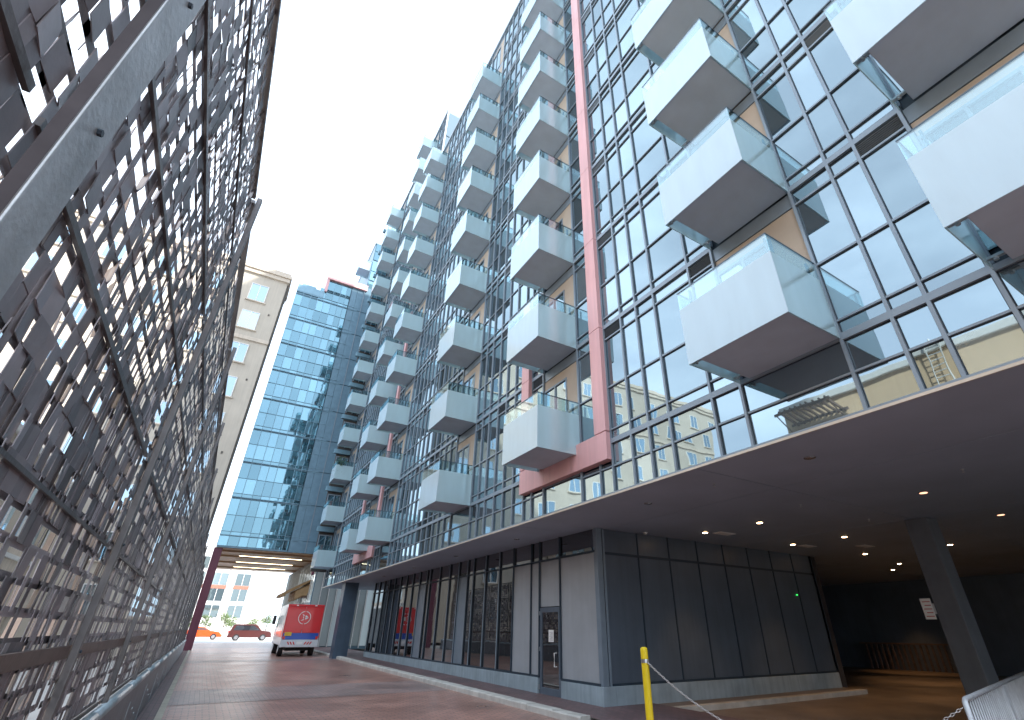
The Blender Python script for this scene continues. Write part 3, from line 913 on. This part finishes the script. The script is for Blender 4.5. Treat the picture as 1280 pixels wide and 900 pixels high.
# ================================================================== PAVILION beyond the overhang
pav = thing('glass_pavilion', 'low shopfront with white vertical fins beyond the parked truck', 'building', (8, 50, 0))
def ppart(m, name, mats, **k):
    o = m.build(name, mats, pav, **k); o.matrix_parent_inverse = Matrix.Translation((-8, -50, 0)); return o
m = MB(); m.box(6.75, 14, 44.5, 62, .2, 6.6); ppart(m, 'wall', 'panel_far')
for i in range(24):
    y = 44.6 + i * .72
    m = MB(); m.box(6.70, 6.74, y, y + .62, .4, 3.2); m.box(6.70, 6.74, y, y + .62, 3.4, 6.4); ppart(m, 'shopfront_pane', 'glass_white')
    m = MB(); m.box(6.66, 6.74, y + .64, y + .69, .25, 6.6); ppart(m, 'fin', 'white')
for i in range(12):
    x = 6.8 + i * .6
    m = MB(); m.box(x, x + .5, 44.42, 44.49, .4, 6.4); ppart(m, 'shopfront_pane', 'glass_white')
    m = MB(); m.box(x + .52, x + .58, 44.38, 44.49, .25, 6.6); ppart(m, 'fin', 'white')
can = thing('timber_canopy', 'peaked tan timber canopy projecting from the glass shopfront behind the truck', 'canopy', (6.5, 48, 3.9))
for i in range(14):
    y = -1.9 + i * .29
    m = MB(); m.obox((-.75, y, .55 + .06 * math.sin(i * 1.3)), (.95, 0, .55), (0, .11, 0), (-.02, 0, .05)); m.obox((-.25, y, .25 + .1 * math.sin(i * 1.7)), (.5, 0, .28), (0, .09, 0), (-.02, 0, .28)); m.build('canopy_board', 'canopy', can)
m = MB(); m.box(-.2, .1, -2, 2.1, .0, .16); m.box(-1.6, -1.45, -2, 2.1, -.1, .02); m.build('canopy_beam', 'canopy', can)
m = MB(); m.box(6.35, 6.52, 44.15, 44.6, 5.3, 6.2); m.build('wall_flag', 'maroon', label='small maroon banner on the fins above the timber canopy', category='banner')

# ================================================================== BEIGE TOWER
tw = thing('beige_tower', 'beige rendered tower with blue paned windows rising behind the metal screen', 'building', (-20, 38, 0))
def tpart(m, name, mats, **k):
    o = m.build(name, mats, tw, **k); o.matrix_parent_inverse = Matrix.Translation((20, -38, 0)); return o
m = MB(); m.box(-38, -1.30, 38, 41.2, 0, 26.9); tpart(m, 'wall', 'beige')
m = MB(); m.box(-1.298, -1.22, 38.1, 41.1, 0, 26.8); tpart(m, 'shaded_side_wall', 'beigedark')  # thin dark skin: shade of the east face put into its colour
m = MB(); m.box(-38.1, -1.18, 37.82, 41.3, 26.9, 27.25); m.box(-38.2, -1.1, 37.7, 41.4, 27.25, 27.5); m.box(-38, -1.25, 37.9, 41.2, 27.5, 27.85); tpart(m, 'cornice', 'beige2', bevel=.02)
m = MB(); m.box(-38, -1.27, 37.88, 38, 20.85, 21.15); tpart(m, 'ledge', 'beige2', bevel=.02)
zs = [25.2, 22.6, 19.7, 16.9, 14.1, 11.3, 8.5, 5.7, 2.9]
fm = MB()
for a, b, c, d in ((-.62, .62, -.80, -.74), (-.62, .62, .74, .80), (-.62, -.56, -.74, .74), (.56, .62, -.74, .74), (-.03, .03, -.74, .74)): fm.box(a, b, -.03, .03, c, d)
fme = fm.mesh('window_frame', 'white'); gm = MB(); gm.box(-.56, -.03, 0, .02, -.74, .74); gm.box(.03, .56, 0, .02, -.74, .74); gme = gm.mesh('window_pane', 'glass_beige')
sm = MB(); sm.box(-.72, .72, -.10, .02, -.88, -.80); sme = sm.mesh('sill', 'beige2')
for i in range(12):
    for z in zs:
        x = -3.08 - i * 3.05
        o = inst('window', gme, (x, 37.97, z), tw); o.matrix_parent_inverse = Matrix.Translation((20, -38, 0))
        inst('window_frame', fme, (0, 0, 0), o); inst('sill', sme, (0, 0, 0), o)
# small wall vents
m = MB()
for z in (24, 18.2, 12.6): m.box(-4.9, -4.75, 37.96, 38.01, z, z + .15); m.box(-1.95, -1.83, 37.96, 38.0, z - .6, z - .45)
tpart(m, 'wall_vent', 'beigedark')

# ================================================================== TAN BUILDINGS behind the screen (seen through it and in the glass)
tb = thing('tan_building', 'tan rendered building with white coping and roof ladder, mirrored in the lower windows', 'building', (-14, 2, 0))
def qpart(m, name, mats, **k):
    o = m.build(name, mats, tb, **k); o.matrix_parent_inverse = Matrix.Translation((14, -2, 0)); return o
m = MB(); m.box(-18, -9.65, -12, 12.5, 0, 11.3); qpart(m, 'wall', 'tan')
m = MB(); m.box(-18, -9.5, -12, 12.6, 11.3, 11.62); qpart(m, 'coping', 'white', bevel=.02)
m = MB()
for k in range(5):
    z = .8
for y in range(-10, 12, 4):
    m.box(-9.66, -9.6, y, y + 1.4, 3.0, 5.0); m.box(-9.66, -9.6, y, y + 1.4, 6.6, 8.4)
qpart(m, 'window', 'glass_beige')
lad = thing('roof_ladder', 'white metal ladder hooked over the tan parapet wall', 'ladder', (-9.35, 5.4, 9.6))
m = MB()
for y in (-.25, .25): m.tube([(-.05, y, 0), (-.05, y, 1.9), (-.1, y, 2.25), (-.3, y * 1.3, 2.6)], .03, 6)
m.build('stile', 'white', lad)
for k in range(8):
    m = MB(); m.tube([(-.05, -.25, .15 + k * .26), (-.05, .25, .15 + k * .26)], .022, 6); m.build('rung', 'white', lad)
per = thing('pergola', 'dark slatted pergola fixed to the tan wall below its coping', 'pergola', (-9.5, 10.7, 10.2))
for k in range(9):
    m = MB(); m.obox((.6, -1.1 + k * .28, .5), (.75, 0, .12), (0, .035, 0), (0, 0, .06)); m.build('slat', 'rustrail', per)
m = MB(); m.box(0, .08, -1.3, 1.4, .3, .42); m.box(1.25, 1.33, -1.3, 1.4, .48, .6); m.tube([(0, -1.2, -.3), (1.25, -1.2, .5)], .03, 6); m.tube([(0, 1.3, -.3), (1.25, 1.3, .5)], .03, 6); m.build('frame', 'rustrail', per)
hb = thing('low_brick_hall', 'long cream hall with tall windows standing behind the metal screen', 'building', (-14, 25, 0))
def hpart(m, name, mats, **k):
    o = m.build(name, mats, hb, **k); o.matrix_parent_inverse = Matrix.Translation((14, -25, 0)); return o
m = MB(); m.box(-22, -8.6, 14, 37.6, 0, 8.6); hpart(m, 'wall', 'beige2')
m = MB(); m.box(-22, -8.45, 14, 37.6, 8.6, 8.9); m.box(-22, -8.5, 14, 37.6, 4.4, 4.6); hpart(m, 'cornice', 'white', bevel=.02)
for i in range(9):
    y = 15 + i * 2.5
    m = MB(); m.box(-8.62, -8.58, y, y + 1.4, 1, 3.8); m.box(-8.62, -8.58, y, y + 1.4, 5.2, 7.6); hpart(m, 'window', 'glass_beige')
    m = MB(); m.box(-8.58, -8.52, y + .66, y + .74, 1, 3.8); m.box(-8.58, -8.52, y + .66, y + .74, 5.2, 7.6); hpart(m, 'window_bar', 'white')
# yard ground behind screen
g = MB(); g.poly([(-30, -14, -.03), (-.9, -14, -.03), (-.9, 44, -.03), (-30, 44, -.03)]); g.build('yard', 'pale', kind='structure')

# ================================================================== METAL SCREEN on the left
XS = -.70
scr = thing('metal_screen', 'tall woven screen of dark oxidised metal strips along the left of the lane', 'screen fence', (XS, 0, 0))
def spart(m, name, mats, **k):
    o = m.build(name, mats, scr, **k); o.matrix_parent_inverse = Matrix.Translation((-XS, 0, 0)); return o


def stop(y):
    pts = [(-5, 5.48), (4.75, 5.47), (4.76, 5.22), (8.2, 5.10), (11.4, 4.85), (15.6, 4.70), (30.6, 4.30), (41.5, 4.10)]
    for (a, b), (c, d) in zip(pts, pts[1:]):
        if a <= y <= c: return b + (d - b) * (y - a) / (c - a)
    return 4.1


posts = [-1.3, 1.26] + [4.5 + 2.85 * i for i in range(13)]
for i, y in enumerate(posts):
    zt = stop(y) + (.02 if i != 1 else .05)
    m = MB()
    if i <= 1:
        m.box(XS + .13, XS + .14, y - .085, y + .085, .9, zt)
        q = MB(); q.box(XS + .098, XS + .129, y - .075, y + .03, .9, zt - .02); spart(q, 'post_web_shade', 'webshade')  # dark colour stands in for the shadow beside the pale flange
    else:
        m.box(XS + .045, XS + .09, y - .03, y + .03, .9, zt); m.box(XS - .10, XS - .06, y - .03, y + .03, .9, zt)
    spart(m, 'post', 'postlight' if i <= 1 else 'post', bevel=.006)
    m = MB()
    for z in (1.1, 1.46, 2.1, 2.72, 3.37, 3.97, 4.73):
        m.tube([(XS + .14 if i <= 1 else XS + .09, y + .01, z), (XS + (.15 if i <= 1 else .10), y + .01, z)], .010, 6)
    spart(m, 'bolt', 'gasket')
for zr, hh, mm in ((1.46, .07, 'rustrail'), (2.08, .03, 'post'), (2.72, .05, 'post'), (3.37, .045, 'post'), (3.97, .045, 'post'), (4.73, .045, 'post'), (.92, .06, 'rustrail')):
    for a, b in zip(posts, posts[1:]):
        if stop((a + b) / 2) < zr: continue
        m = MB(); m.box(XS + .012, XS + .026 if zr != 1.46 else XS + .045, a + .05, b - .05, zr - hh * (.3 if zr != 1.46 else .5), zr + hh * (.3 if zr != 1.46 else .5)); spart(m, 'rail', mm)
for a, b in zip(posts, posts[1:]):
    m = MB(); za, zb = stop(a + .06), stop(b - .06)
    m.prism([(a + .03, za - .02), (b - .03, zb - .02), (b - .03, zb + .02), (a + .03, za + .02)], XS - .03, XS + .03, 'x'); spart(m, 'top_rail', 'post')
random.seed(11)
PY, PZ = .098, .117
tabs = []
ny = int(46 / PY)
for i in range(ny):
    y = -3.2 + i * PY
    if y > 39.4: break
    if any(abs(y + PY / 2 - p) < .05 for p in posts[2:]): continue
    nzr = int((stop(y) - .95) / PZ)
    far_ = min(1, max(0, (y - 3) / 6))
    for j in range(nzr + 1):
        z = .95 + j * PZ
        if z + PZ > stop(y): break
        up_ = min(1, max(0, (z - 2.0) / 1.6))
        pn = noise.noise(Vector((y * .55, z * .9, 3.1)))
        pn2 = noise.noise(Vector((y * 2.3, z * 1.9, 9.1)))
        po = .09 + .27 * up_ + .34 * pn + .26 * pn2 + .06 * far_
        if 1.53 < z < 1.95: po += .38
        if z < 1.4: po += .12
        if y < 1.2: po = .16
        ww = PY * (.49 + random.uniform(-.02, .02)); hh = PZ * (.497 + random.uniform(-.012, .006))
        dx = random.uniform(-.003, .003)
        if random.random() < po:
            if y > 5 or (random.random() < .45 and y > 1.5): continue
            a = R(random.uniform(14, 38)); k_ = random.uniform(.45, .8)
            yc = y + math.cos(a) * ww * k_; xc = -math.sin(a) * ww * k_ - .01
            tabs.append((yc, z + PZ / 2, a, R(random.gauss(0, 4)), ww * k_, hh * .9, xc))
        else:
            a = R((random.gauss(2, 4) + (random.uniform(8, 24) if random.random() < .22 else 0)) * (1 - .75 * far_)); ww *= random.uniform(.92, 1.0)
            tabs.append((y + PY / 2, z + PZ / 2, a, R(random.gauss(0, 1.5)), ww, hh * 1.02, (dx + .006 + random.uniform(-.004, .004)) if y < 4.6 else .0006))
sc_ = sorted(range(len(tabs)), key=lambda k: (Vector((XS, tabs[k][0], tabs[k][1])) - camv).length + (50 if tabs[k][0] < 1.0 or tabs[k][1] < 1.2 and tabs[k][0] < 3 or tabs[k][1] > tabs[k][0] * 1.9 + 1.6 else 0))
near = set(sc_[:300])
field = MB()
tabmesh = MB(); tabmesh.box(-.0016, .0016, -.5, .5, -.5, .5); tabme = tabmesh.mesh('strip', 'slat')
for k, (y, z, ang, tilt, ww, hh, dx) in enumerate(tabs):
    # local: width axis rotated about z so that its far edge swings towards the lane
    ay = Vector((-math.sin(ang), math.cos(ang), 0)); az = Vector((math.sin(tilt), 0, math.cos(tilt))); ax = ay.cross(az).normalized()
    if k in near:
        o = inst('strip', tabme, (XS + dx, y, z), scr, rot=(tilt * .4, tilt, ang), scale=(1, ww * 2, hh * 2)); o.matrix_parent_inverse = Matrix.Translation((-XS, 0, 0))
    else:
        field.obox((XS + dx, y, z), ax * .0015, ay * ww, az * hh)
spart(field, 'strip_field', 'slat')['kind'] = 'stuff'
# rear layer: thin horizontal ribbons woven behind
back = MB()
for a_, b_ in zip(posts, posts[1:]):
    zt = min(stop(a_ + .1), stop(b_ - .1)); z = .95
    while z < zt - .05:
        back.box(XS - (.004 if a_ < 4 else .0012), XS - (.001 if a_ < 4 else 0), a_ - (.02 if a_ < 4 else -.03), b_ - (-.02 if b_ < 4 else .03), z - .019, z + .019); z += PZ
for i in range(ny):
    y = -3.2 + i * PY
    if y > 39.4: break
    zt = stop(y) - .02; z = .95; w_ = random.uniform(.010, .019)
    while z < zt:                       # upright strips weaving over and under the ribbons
        n_ = random.choice((2, 3, 4)); z1 = min(z + n_ * PZ, zt); w_ = random.uniform(.014, .026); o_ = random.choice((.003, .006)) if y < 4.6 else .0004
        if random.random() < (.50 if y < 4.6 else .55): back.box(XS + o_, XS + o_ + (.0025 if y < 4.6 else .0008), y - w_, y + w_, z, z1)
        z = z1
spart(back, 'woven_ribbon_field', 'slat')['kind'] = 'stuff'
for a in [-3.2 + .59 * i for i in range(74)]:
    if a > 40: break
    pass

# low wall with galvanised cap under the screen
lw_ = thing('low_wall', 'low blue grey metal wall with pale rounded cap below the woven screen', 'low wall', (-.66, 10, 0))
def lpart(m, name, mats, **k):
    o = m.build(name, mats, lw_, **k); o.matrix_parent_inverse = Matrix.Translation((.66, -10, 0)); return o
for i in range(16):
    a = -5 + i * 2.9
    m = MB(); m.box(-.66, -.58, a + .006, a + 2.894, 0, .83); lpart(m, 'wall_panel', 'lowwall', bevel=.004)
    m = MB(); m.tube([(-.62, a + .002, .868), (-.62, a + 2.898, .868)], .055, 12); lpart(m, 'wall_cap', 'lowcap', smooth=True)
    m = MB(); m.box(-.579, -.574, a + .6, a + .63, .1, .66); m.tube([(-.58, a + 1.4, .5), (-.57, a + 1.4, .5)], .02, 8); m.tube([(-.58, a + 2.2, .35), (-.57, a + 2.2, .35)], .02, 8); lpart(m, 'wall_fixing', 'lowcap')

# ================================================================== DELIVERY TRUCK
tr = thing('delivery_truck', 'red white and blue mail delivery truck parked with its rear doors to the camera', 'truck', (4.95, 33.5, gz(34)), R(-1.5))
def rp(m, name, mats, parent=tr, **k): return m.build(name, mats, parent, **k)
W2 = 1.0
m = MB()
m.prism([(0, .62), (0, 2.50), (.10, 2.62), (4.0, 2.62), (4.35, 2.45), (4.75, 1.75), (5.35, 1.45), (5.5, 1.1), (5.5, .55), (.2, .55)], -W2 + .03, W2 - .03, 'x')
body = rp(m, 'body', 'truckwhite', bevel=.03)
m = MB(); m.box(-W2 + .06, -.01, -.035, -.002, 1.16, 2.50); rp(m, 'rear_door', 'truckred', bevel=.01)
m = MB(); m.box(.01, W2 - .06, -.035, -.002, 1.16, 2.50); rp(m, 'rear_door', 'truckred', bevel=.01)
m = MB(); m.box(-W2 + .025, -W2 + .06, -.045, .1, .9, 2.58); m.box(W2 - .06, W2 - .025, -.045, .1, .9, 2.58); m.box(-W2 + .025, W2 - .025, -.045, .1, 2.505, 2.61); rp(m, 'rear_frame', 'truckred', bevel=.01)
m = MB(); m.box(-W2 + .07, W2 - .07, -.03, -.001, .84, 1.155); rp(m, 'blue_band', 'truckblue')
m = MB(); m.box(-W2 + .14, -W2 + .50, -.045, -.036, 1.02, 1.20); rp(m, 'yellow_sticker', 'truckyel')
m = MB(); m.box(-W2 + .02, W2 - .02, -.10, .15, .46, .80); bp_ = rp(m, 'bumper', 'truckwhite', bevel=.02)
m = MB()
for s in (-1, 1):
    for j in range(3):
        x = s * (.30 + j * .14)
        m.obox((x, -.105, .66), (.035, 0, 0), (0, .003, 0), (s * .04, 0, .07))
m.build('hazard_stripe', 'taillight', bp_)
m = MB(); m.box(-.16, .16, -.108, -.101, .60, .73); m.build('number_plate', 'paper', bp_)
m = MB()
for s in (-1, 1): m.box(s * .86 - .06, s * .86 + .06, -.055, -.03, .84, 1.0)
rp(m, 'tail_light', 'taillight')
m = MB()
for s in (-.5, .5): m.box(s - .06, s + .06, -.055, -.04, 2.53, 2.58)
rp(m, 'marker_light', 'paper')
# emblem: white ring with a wing
rg = MB(); n = 36
for k in range(n):
    a, b = 2 * math.pi * k / n, 2 * math.pi * (k + 1) / n
    for (ra, rb) in ((.30, .335),):
        rg.poly([(math.cos(a) * ra, -.040, 1.93 + math.sin(a) * ra), (math.cos(b) * ra, -.040, 1.93 + math.sin(b) * ra), (math.cos(b) * rb, -.040, 1.93 + math.sin(b) * rb), (math.cos(a) * rb, -.040, 1.93 + math.sin(a) * rb)])
def wing(pts): rg.prism([(x, 1.93 + z) for x, z in pts], -.042, -.037, 'y')
wing([(-.15, .20), (-.02, .13), (.10, .11), (.22, .0), (.06, .02), (-.08, .09)])
wing([(-.10, .07), (.06, .0), (.22, -.02), (.10, -.08), (-.06, -.03)])
wing([(-.18, -.16), (-.04, -.05), (.08, -.09), (-.02, -.12)])
rp(rg, 'emblem', 'white')
m = MB(); m.box(-.03, -.0, -.06, -.036, 1.3, 2.4); m.box(.0, .03, -.06, -.036, 1.3, 2.4); rp(m, 'door_bar', 'truckred')
m = MB(); m.box(-W2 + .012, -W2 + .028, .35, 3.8, .95, 2.45); rp(m, 'side_panel', 'truckwhite', bevel=.003)
m = MB(); m.box(-W2 + .008, -W2 + .011, .35, 3.8, .95, 1.30); m.box(-W2 + .008, -W2 + .011, .35, .55, 1.3, 2.45); rp(m, 'side_red_band', 'truckred')
m = MB(); m.box(-W2 + .01, -W2 + .029, 4.0, 4.6, 1.45, 2.1); m.box(W2 - .029, W2 - .01, 4.0, 4.6, 1.45, 2.1); rp(m, 'cab_window', 'carglass')
m = MB(); m.obox((0, 4.56, 2.1), (.85, 0, 0), (0, .17, -.31), (0, .012, .008)); rp(m, 'windscreen', 'carglass')
for s in (-1, 1):
    m = MB(); m.tube([(s * .95, 4.5, 1.9), (s * 1.2, 4.45, 1.9)], .015, 6); m.box(s * 1.2 - .09, s * 1.2 + .09, 4.40, 4.46, 1.6, 2.1); rp(m, 'mirror', 'rubber')
    for y in (.95, 4.35):
        m = MB(); m.tube([(s * .70, y, .36), (s * .94, y, .36)], .36, 20); wv = rp(m, 'wheel', 'rubber', smooth=False)
        m = MB(); m.tube([(s * .941, y, .36), (s * .955, y, .36)], .2, 14); m.build('hub', 'truckwhite', wv)
m = MB(); m.box(-.6, .6, .3, 5.0, .28, .5); rp(m, 'chassis', 'rubber')

# ================================================================== FAR CARS
def make_car(name, label, loc, rz, m_body, suv=False):
    t = thing(name, label, 'car', loc, rz, None)
    zt = 1.72 if suv else 1.42
    if suv: prof = [(-2.25, .32), (-2.3, .95), (-2.15, 1.05), (-1.95, zt - .08), (-1.6, zt), (.3, zt), (.65, zt - .1), (1.15, 1.08), (2.1, .95), (2.3, .7), (2.25, .32)]
    else: prof = [(-2.2, .30), (-2.25, .85), (-2.0, .98), (-1.5, 1.0), (-1.0, zt - .06), (-.5, zt), (.25, zt - .02), (1.0, 1.0), (2.0, .85), (2.22, .6), (2.2, .30)]
    m = MB(); m.prism(prof, -.86, .86, 'y'); m.build('body', m_body, t, bevel=.06)
    m = MB()
    a, b = (-1.85, .95) if suv else (-1.25, .75)
    for s in (-1, 1):
        m.prism([(a, 1.08), (a + .22, zt - .14), (.2, zt - .14), (b, 1.08)], s * .865 - .006, s * .865 + .006, 'y')
    m.build('side_window', 'carglass', t)
    for x in (-1.4, 1.4):
        for s in (-1, 1):
            m = MB(); m.tube([(x, s * .66, .34), (x, s * .88, .34)], .34, 18); w_ = m.build('wheel', 'rubber', t)
            m = MB(); m.tube([(x, s * .881, .34), (x, s * .892, .34)], .21, 12); m.build('hub', 'lampoff', w_)
    m = MB(); m.box(-2.32, -2.18, -.85, -.60, .82, 1.02); m.box(-2.32, -2.18, .60, .85, .82, 1.02); m.build('tail_light', 'taillight', t)
    m = MB(); m.box(2.12, 2.26, -.82, -.55, .62, .78); m.box(2.12, 2.26, .55, .82, .62, .78); m.build('headlight', 'paper', t)
    m = MB(); m.box(-2.33, -2.0, -.84, .84, .34, .55); m.box(2.0, 2.32, -.84, .84, .34, .52); m.build('bumper', m_body, t)
    return t


make_car('orange_car', 'orange taxi crossing the bright street beyond the passage', (0.2, 80, .245), 0, 'orange')
make_car('dark_red_suv', 'dark red estate car parked in the bright street ahead of the truck', (5.2, 74, .245), 0, 'darkred', True)

# ================================================================== FAR WHITE BUILDINGS
def white_block(label, x0, x1, y, zt, cols, rows, seed):
    t = thing('white_apartment_building', label, 'building', ((x0 + x1) / 2, y, 0))
    off = Matrix.Translation((-(x0 + x1) / 2, -y, 0))
    m = MB(); m.box(x0, x1, y + .3, y + 14, 0, zt); o = m.build('wall', 'whitebld', t); o.matrix_parent_inverse = off
    nx = int((x1 - x0) / cols)
    for i in range(nx):
        x = x0 + .5 + i * cols
        for k in range(rows):
            z = 3.4 + k * 3.1
            q = MB(); q.box(x, x + 2.9, y + .22, y + .29, z, z + 2.3); o = q.build('window', 'glass_pale', t); o.matrix_parent_inverse = off
            q = MB()
            for xx in (x, x + 1.4, x + 2.85): q.box(xx, xx + .08, y + .12, y + .22, z, z + 2.3)
            q.build('window_frame', 'whitebld', o)
            if k % 3 == 2:
                q = MB(); q.box(x, x + 2.9, y + .2, y + .28, z - .75, z - .1); o = q.build('brick_panel', 'brickred', t); o.matrix_parent_inverse = off
        q = MB(); q.box(x + 3.1, x + 3.5, y, y + .3, 0, zt); o = q.build('pier', 'whitebld', t); o.matrix_parent_inverse = off
    m = MB(); m.box(x0, x1, y - .1, y + .3, zt - .3, zt); o = m.build('roof_edge', 'whitebld', t); o.matrix_parent_inverse = off


white_block('white framed apartment block seen through the passage under the teal tower', -14, 11.4, 130, 17.5, 4.3, 4, 1)

cb = thing('cream_shop_building', 'cream building with shop windows beside the street past the maroon column', 'building', (-8, 66, 0))
def cpart(m, name, mats):
    o = m.build(name, mats, cb); o.matrix_parent_inverse = Matrix.Translation((8, -66, 0)); return o
m = MB(); m.box(-16, -3.2, 60.5, 76, .2, 9); cpart(m, 'wall', 'beige2')
for i in range(6):
    y = 61.2 + i * 2.5
    m = MB(); m.box(-3.22, -3.16, y, y + 1.7, .9, 3.4); m.box(-3.22, -3.16, y, y + 1.7, 4.6, 6.4); m.box(-3.22, -3.16, y, y + 1.7, 7, 8.3); cpart(m, 'window', 'glass_white')
m = MB(); m.box(-16, -3.0, 60.3, 76.2, 8.9, 9.3); m.box(-3.3, -3.05, 60.5, 76, 3.9, 4.2); cpart(m, 'cornice', 'white')

# small street trees at the far kerb
def small_tree(x, y, h, lab):
    t = thing('street_tree', lab, 'tree', (x, y, .24), 0, 'young trees along the far street')
    m = MB(); m.tube([(0, 0, 0), (.03, 0, h * .4), (0, .05, h * .8)], [.07, .05, .02], 6)
    for a in range(5):
        m.tube([(0, 0, h * (.35 + .08 * a)), (math.cos(a * 2.4) * .5, math.sin(a * 2.4) * .5, h * (.6 + .07 * a))], [.03, .01], 5)
    m.build('trunk', 'bark', t)
    rnd = random.Random(int(x * 10 + y))
    m = MB()
    cl = [(rnd.uniform(-.7, .7), rnd.uniform(-.7, .7), h * rnd.uniform(.5, .95)) for _ in range(9)]
    for _ in range(650):
        c = rnd.choice(cl); d = Vector((rnd.gauss(0, .27), rnd.gauss(0, .27), rnd.gauss(0, .2))); p = Vector(c) + d
        a = Vector((rnd.gauss(0, 1), rnd.gauss(0, 1), rnd.gauss(0, 1))).normalized() * .09; b = a.orthogonal().normalized() * .06
        m.poly([p - a, p + b, p + a, p - b])
    m.build('crown', 'leafy', t)


for i, x in enumerate((-1.8, .6, 3.0, 4.2, 7.0, 9.4)):
    small_tree(x, 100 + (i % 2) * 2.5, 2.9 + .3 * (i % 3), ['small street tree just right of the maroon column foot', 'street tree rising above the gap between orange car and dark red car', 'street tree directly above the roof of the dark red car', 'street tree above the bonnet of the dark red car', 'last visible street tree before the delivery truck', 'street tree hidden mostly behind the delivery truck'][i])

# ================================================================== BOLLARD, CHAIN, BARRIER
t = thing('bollard', 'tall yellow steel bollard with chain at the edge of the driveway', 'bollard', (5.5, 5.95, .02))
m = MB(); m.tube([(0, 0, 0), (0, 0, 1.33), (0, 0, 1.36), (0, 0, 1.372)], [.052, .052, .046, .025], 20); m.build('post', 'yellow', t, smooth=False, bevel=.002)
m = MB(); m.tube([(0, 0, .0), (0, 0, .012)], .11, 16); m.build('base_plate', 'steel', t)
m = MB(); m.tube([(0, 0, 1.18), (0, 0, 1.225)], .0545, 20); m.build('chain_collar', 'steel', t)
m = MB(); m.tube([(-.0, -.05, 1.21), (.0, -.075, 1.21), (0, -.075, 1.17), (0, -.05, 1.17)], .008, 6); m.build('chain_loop', 'chain', t)
chain = thing('chain', 'drooping steel chain strung from the yellow bollard to the grey barrier', 'chain', (5.5, 5.87, 1.18))
P0, P1 = Vector((5.5, 5.87, 1.19)), Vector((6.60, 2.66, .95))
pts = []
N = 84
for i in range(N + 1):
    s = i / N
    p = P0.lerp(P1, s); p.z -= 4 * .62 * s * (1 - s); pts.append(p)
torus = MB()
nn, mm_ = 10, 5
for i in range(nn):
    a = 2 * math.pi * i / nn
    cx, cz = math.cos(a) * .010, math.sin(a) * .019 + 0
    for j in range(mm_):
        b = 2 * math.pi * j / mm_
        torus.v.append((cx + math.cos(a) * math.cos(b) * .0048, math.sin(b) * .0048, cz * 1.25 + math.sin(a) * math.cos(b) * .0048))
for i in range(nn):
    for j in range(mm_):
        torus.f.append((i * mm_ + j, ((i + 1) % nn) * mm_ + j, ((i + 1) % nn) * mm_ + (j + 1) % mm_, i * mm_ + (j + 1) % mm_)); torus.mi.append(0)
tme = torus.mesh('link', 'chain', True)
total = sum((pts[i + 1] - pts[i]).length for i in range(N))
# evenly spaced links
d = 0; nxt = 0; idx = 0
for i in range(N):
    segl = (pts[i + 1] - pts[i]).length
    while nxt <= d + segl:
        s = (nxt - d) / segl; p = pts[i].lerp(pts[i + 1], s); dr = (pts[i + 1] - pts[i]).normalized()
        q = dr.to_track_quat('Z', 'Y').to_matrix().to_4x4() @ Matrix.Rotation(R(90 * (idx % 2)), 4, 'Z')
        o = bpy.data.objects.new('link', tme); COL.objects.link(o); o.parent = chain
        o.matrix_local = Matrix.Translation(p - Vector((5.5, 5.87, 1.18))) @ q
        idx += 1; nxt += .036
    d += segl
br = thing('crowd_barrier', 'galvanised pedestrian barrier with upright bars beside the garage entrance', 'barrier', (6.6, 2.62, 0), math.atan2(1.1, 5.3))
m = MB(); m.tube([(0, 0, 0), (0, 0, 1.0), (.05, 0, 1.02), (5.4, 0, 1.02)], .024, 10); m.tube([(0, 0, .12), (5.4, 0, .12)], .02, 8); m.tube([(2.7, 0, 0), (2.7, 0, 1.0)], .02, 8); m.tube([(2.62, 0, 0), (2.62, 0, 1.0)], .02, 8)
m.build('frame', 'barrier', br, smooth=True)
bar = MB(); bar.tube([(0, 0, .12), (0, 0, 1.0)], .009, 6); bme = bar.mesh('bar', 'barrier', True)
for k in range(40):
    inst('bar', bme, (.12 + k * .132, 0, 0), br)
m = MB(); m.box(-.02, .02, -.3, .3, 0, .03); m.box(2.6, 2.7, -.3, .3, 0, .03); m.build('foot', 'barrier', br)

# potted plant on a far balcony
t = thing('potted_plant', 'leafy green potted plant standing on a far balcony near the teal tower', 'plant', (5.35, 34.8, Z0 + 2 * H + .19))
m = MB(); m.tube([(0, 0, 0), (0, 0, .3)], [.11, .15], 10); m.build('pot', 'potbrown', t)
m = MB(); rnd = random.Random(4)
for _ in range(260):
    p = Vector((rnd.gauss(0, .16), rnd.gauss(0, .2), .85 + rnd.gauss(0, .28))); a = Vector((rnd.gauss(0, 1), rnd.gauss(0, 1), rnd.gauss(0, 1))).normalized() * .08; b = a.orthogonal().normalized() * .035
    m.poly([p - a, p + b, p + a, p - b])
m.build('foliage', 'leaf', t)
m = MB()
for k in range(6): m.tube([(0, 0, .3), (math.cos(k) * .1, math.sin(k) * .12, .9)], .008, 4)
m.build('stem', 'bark', t)
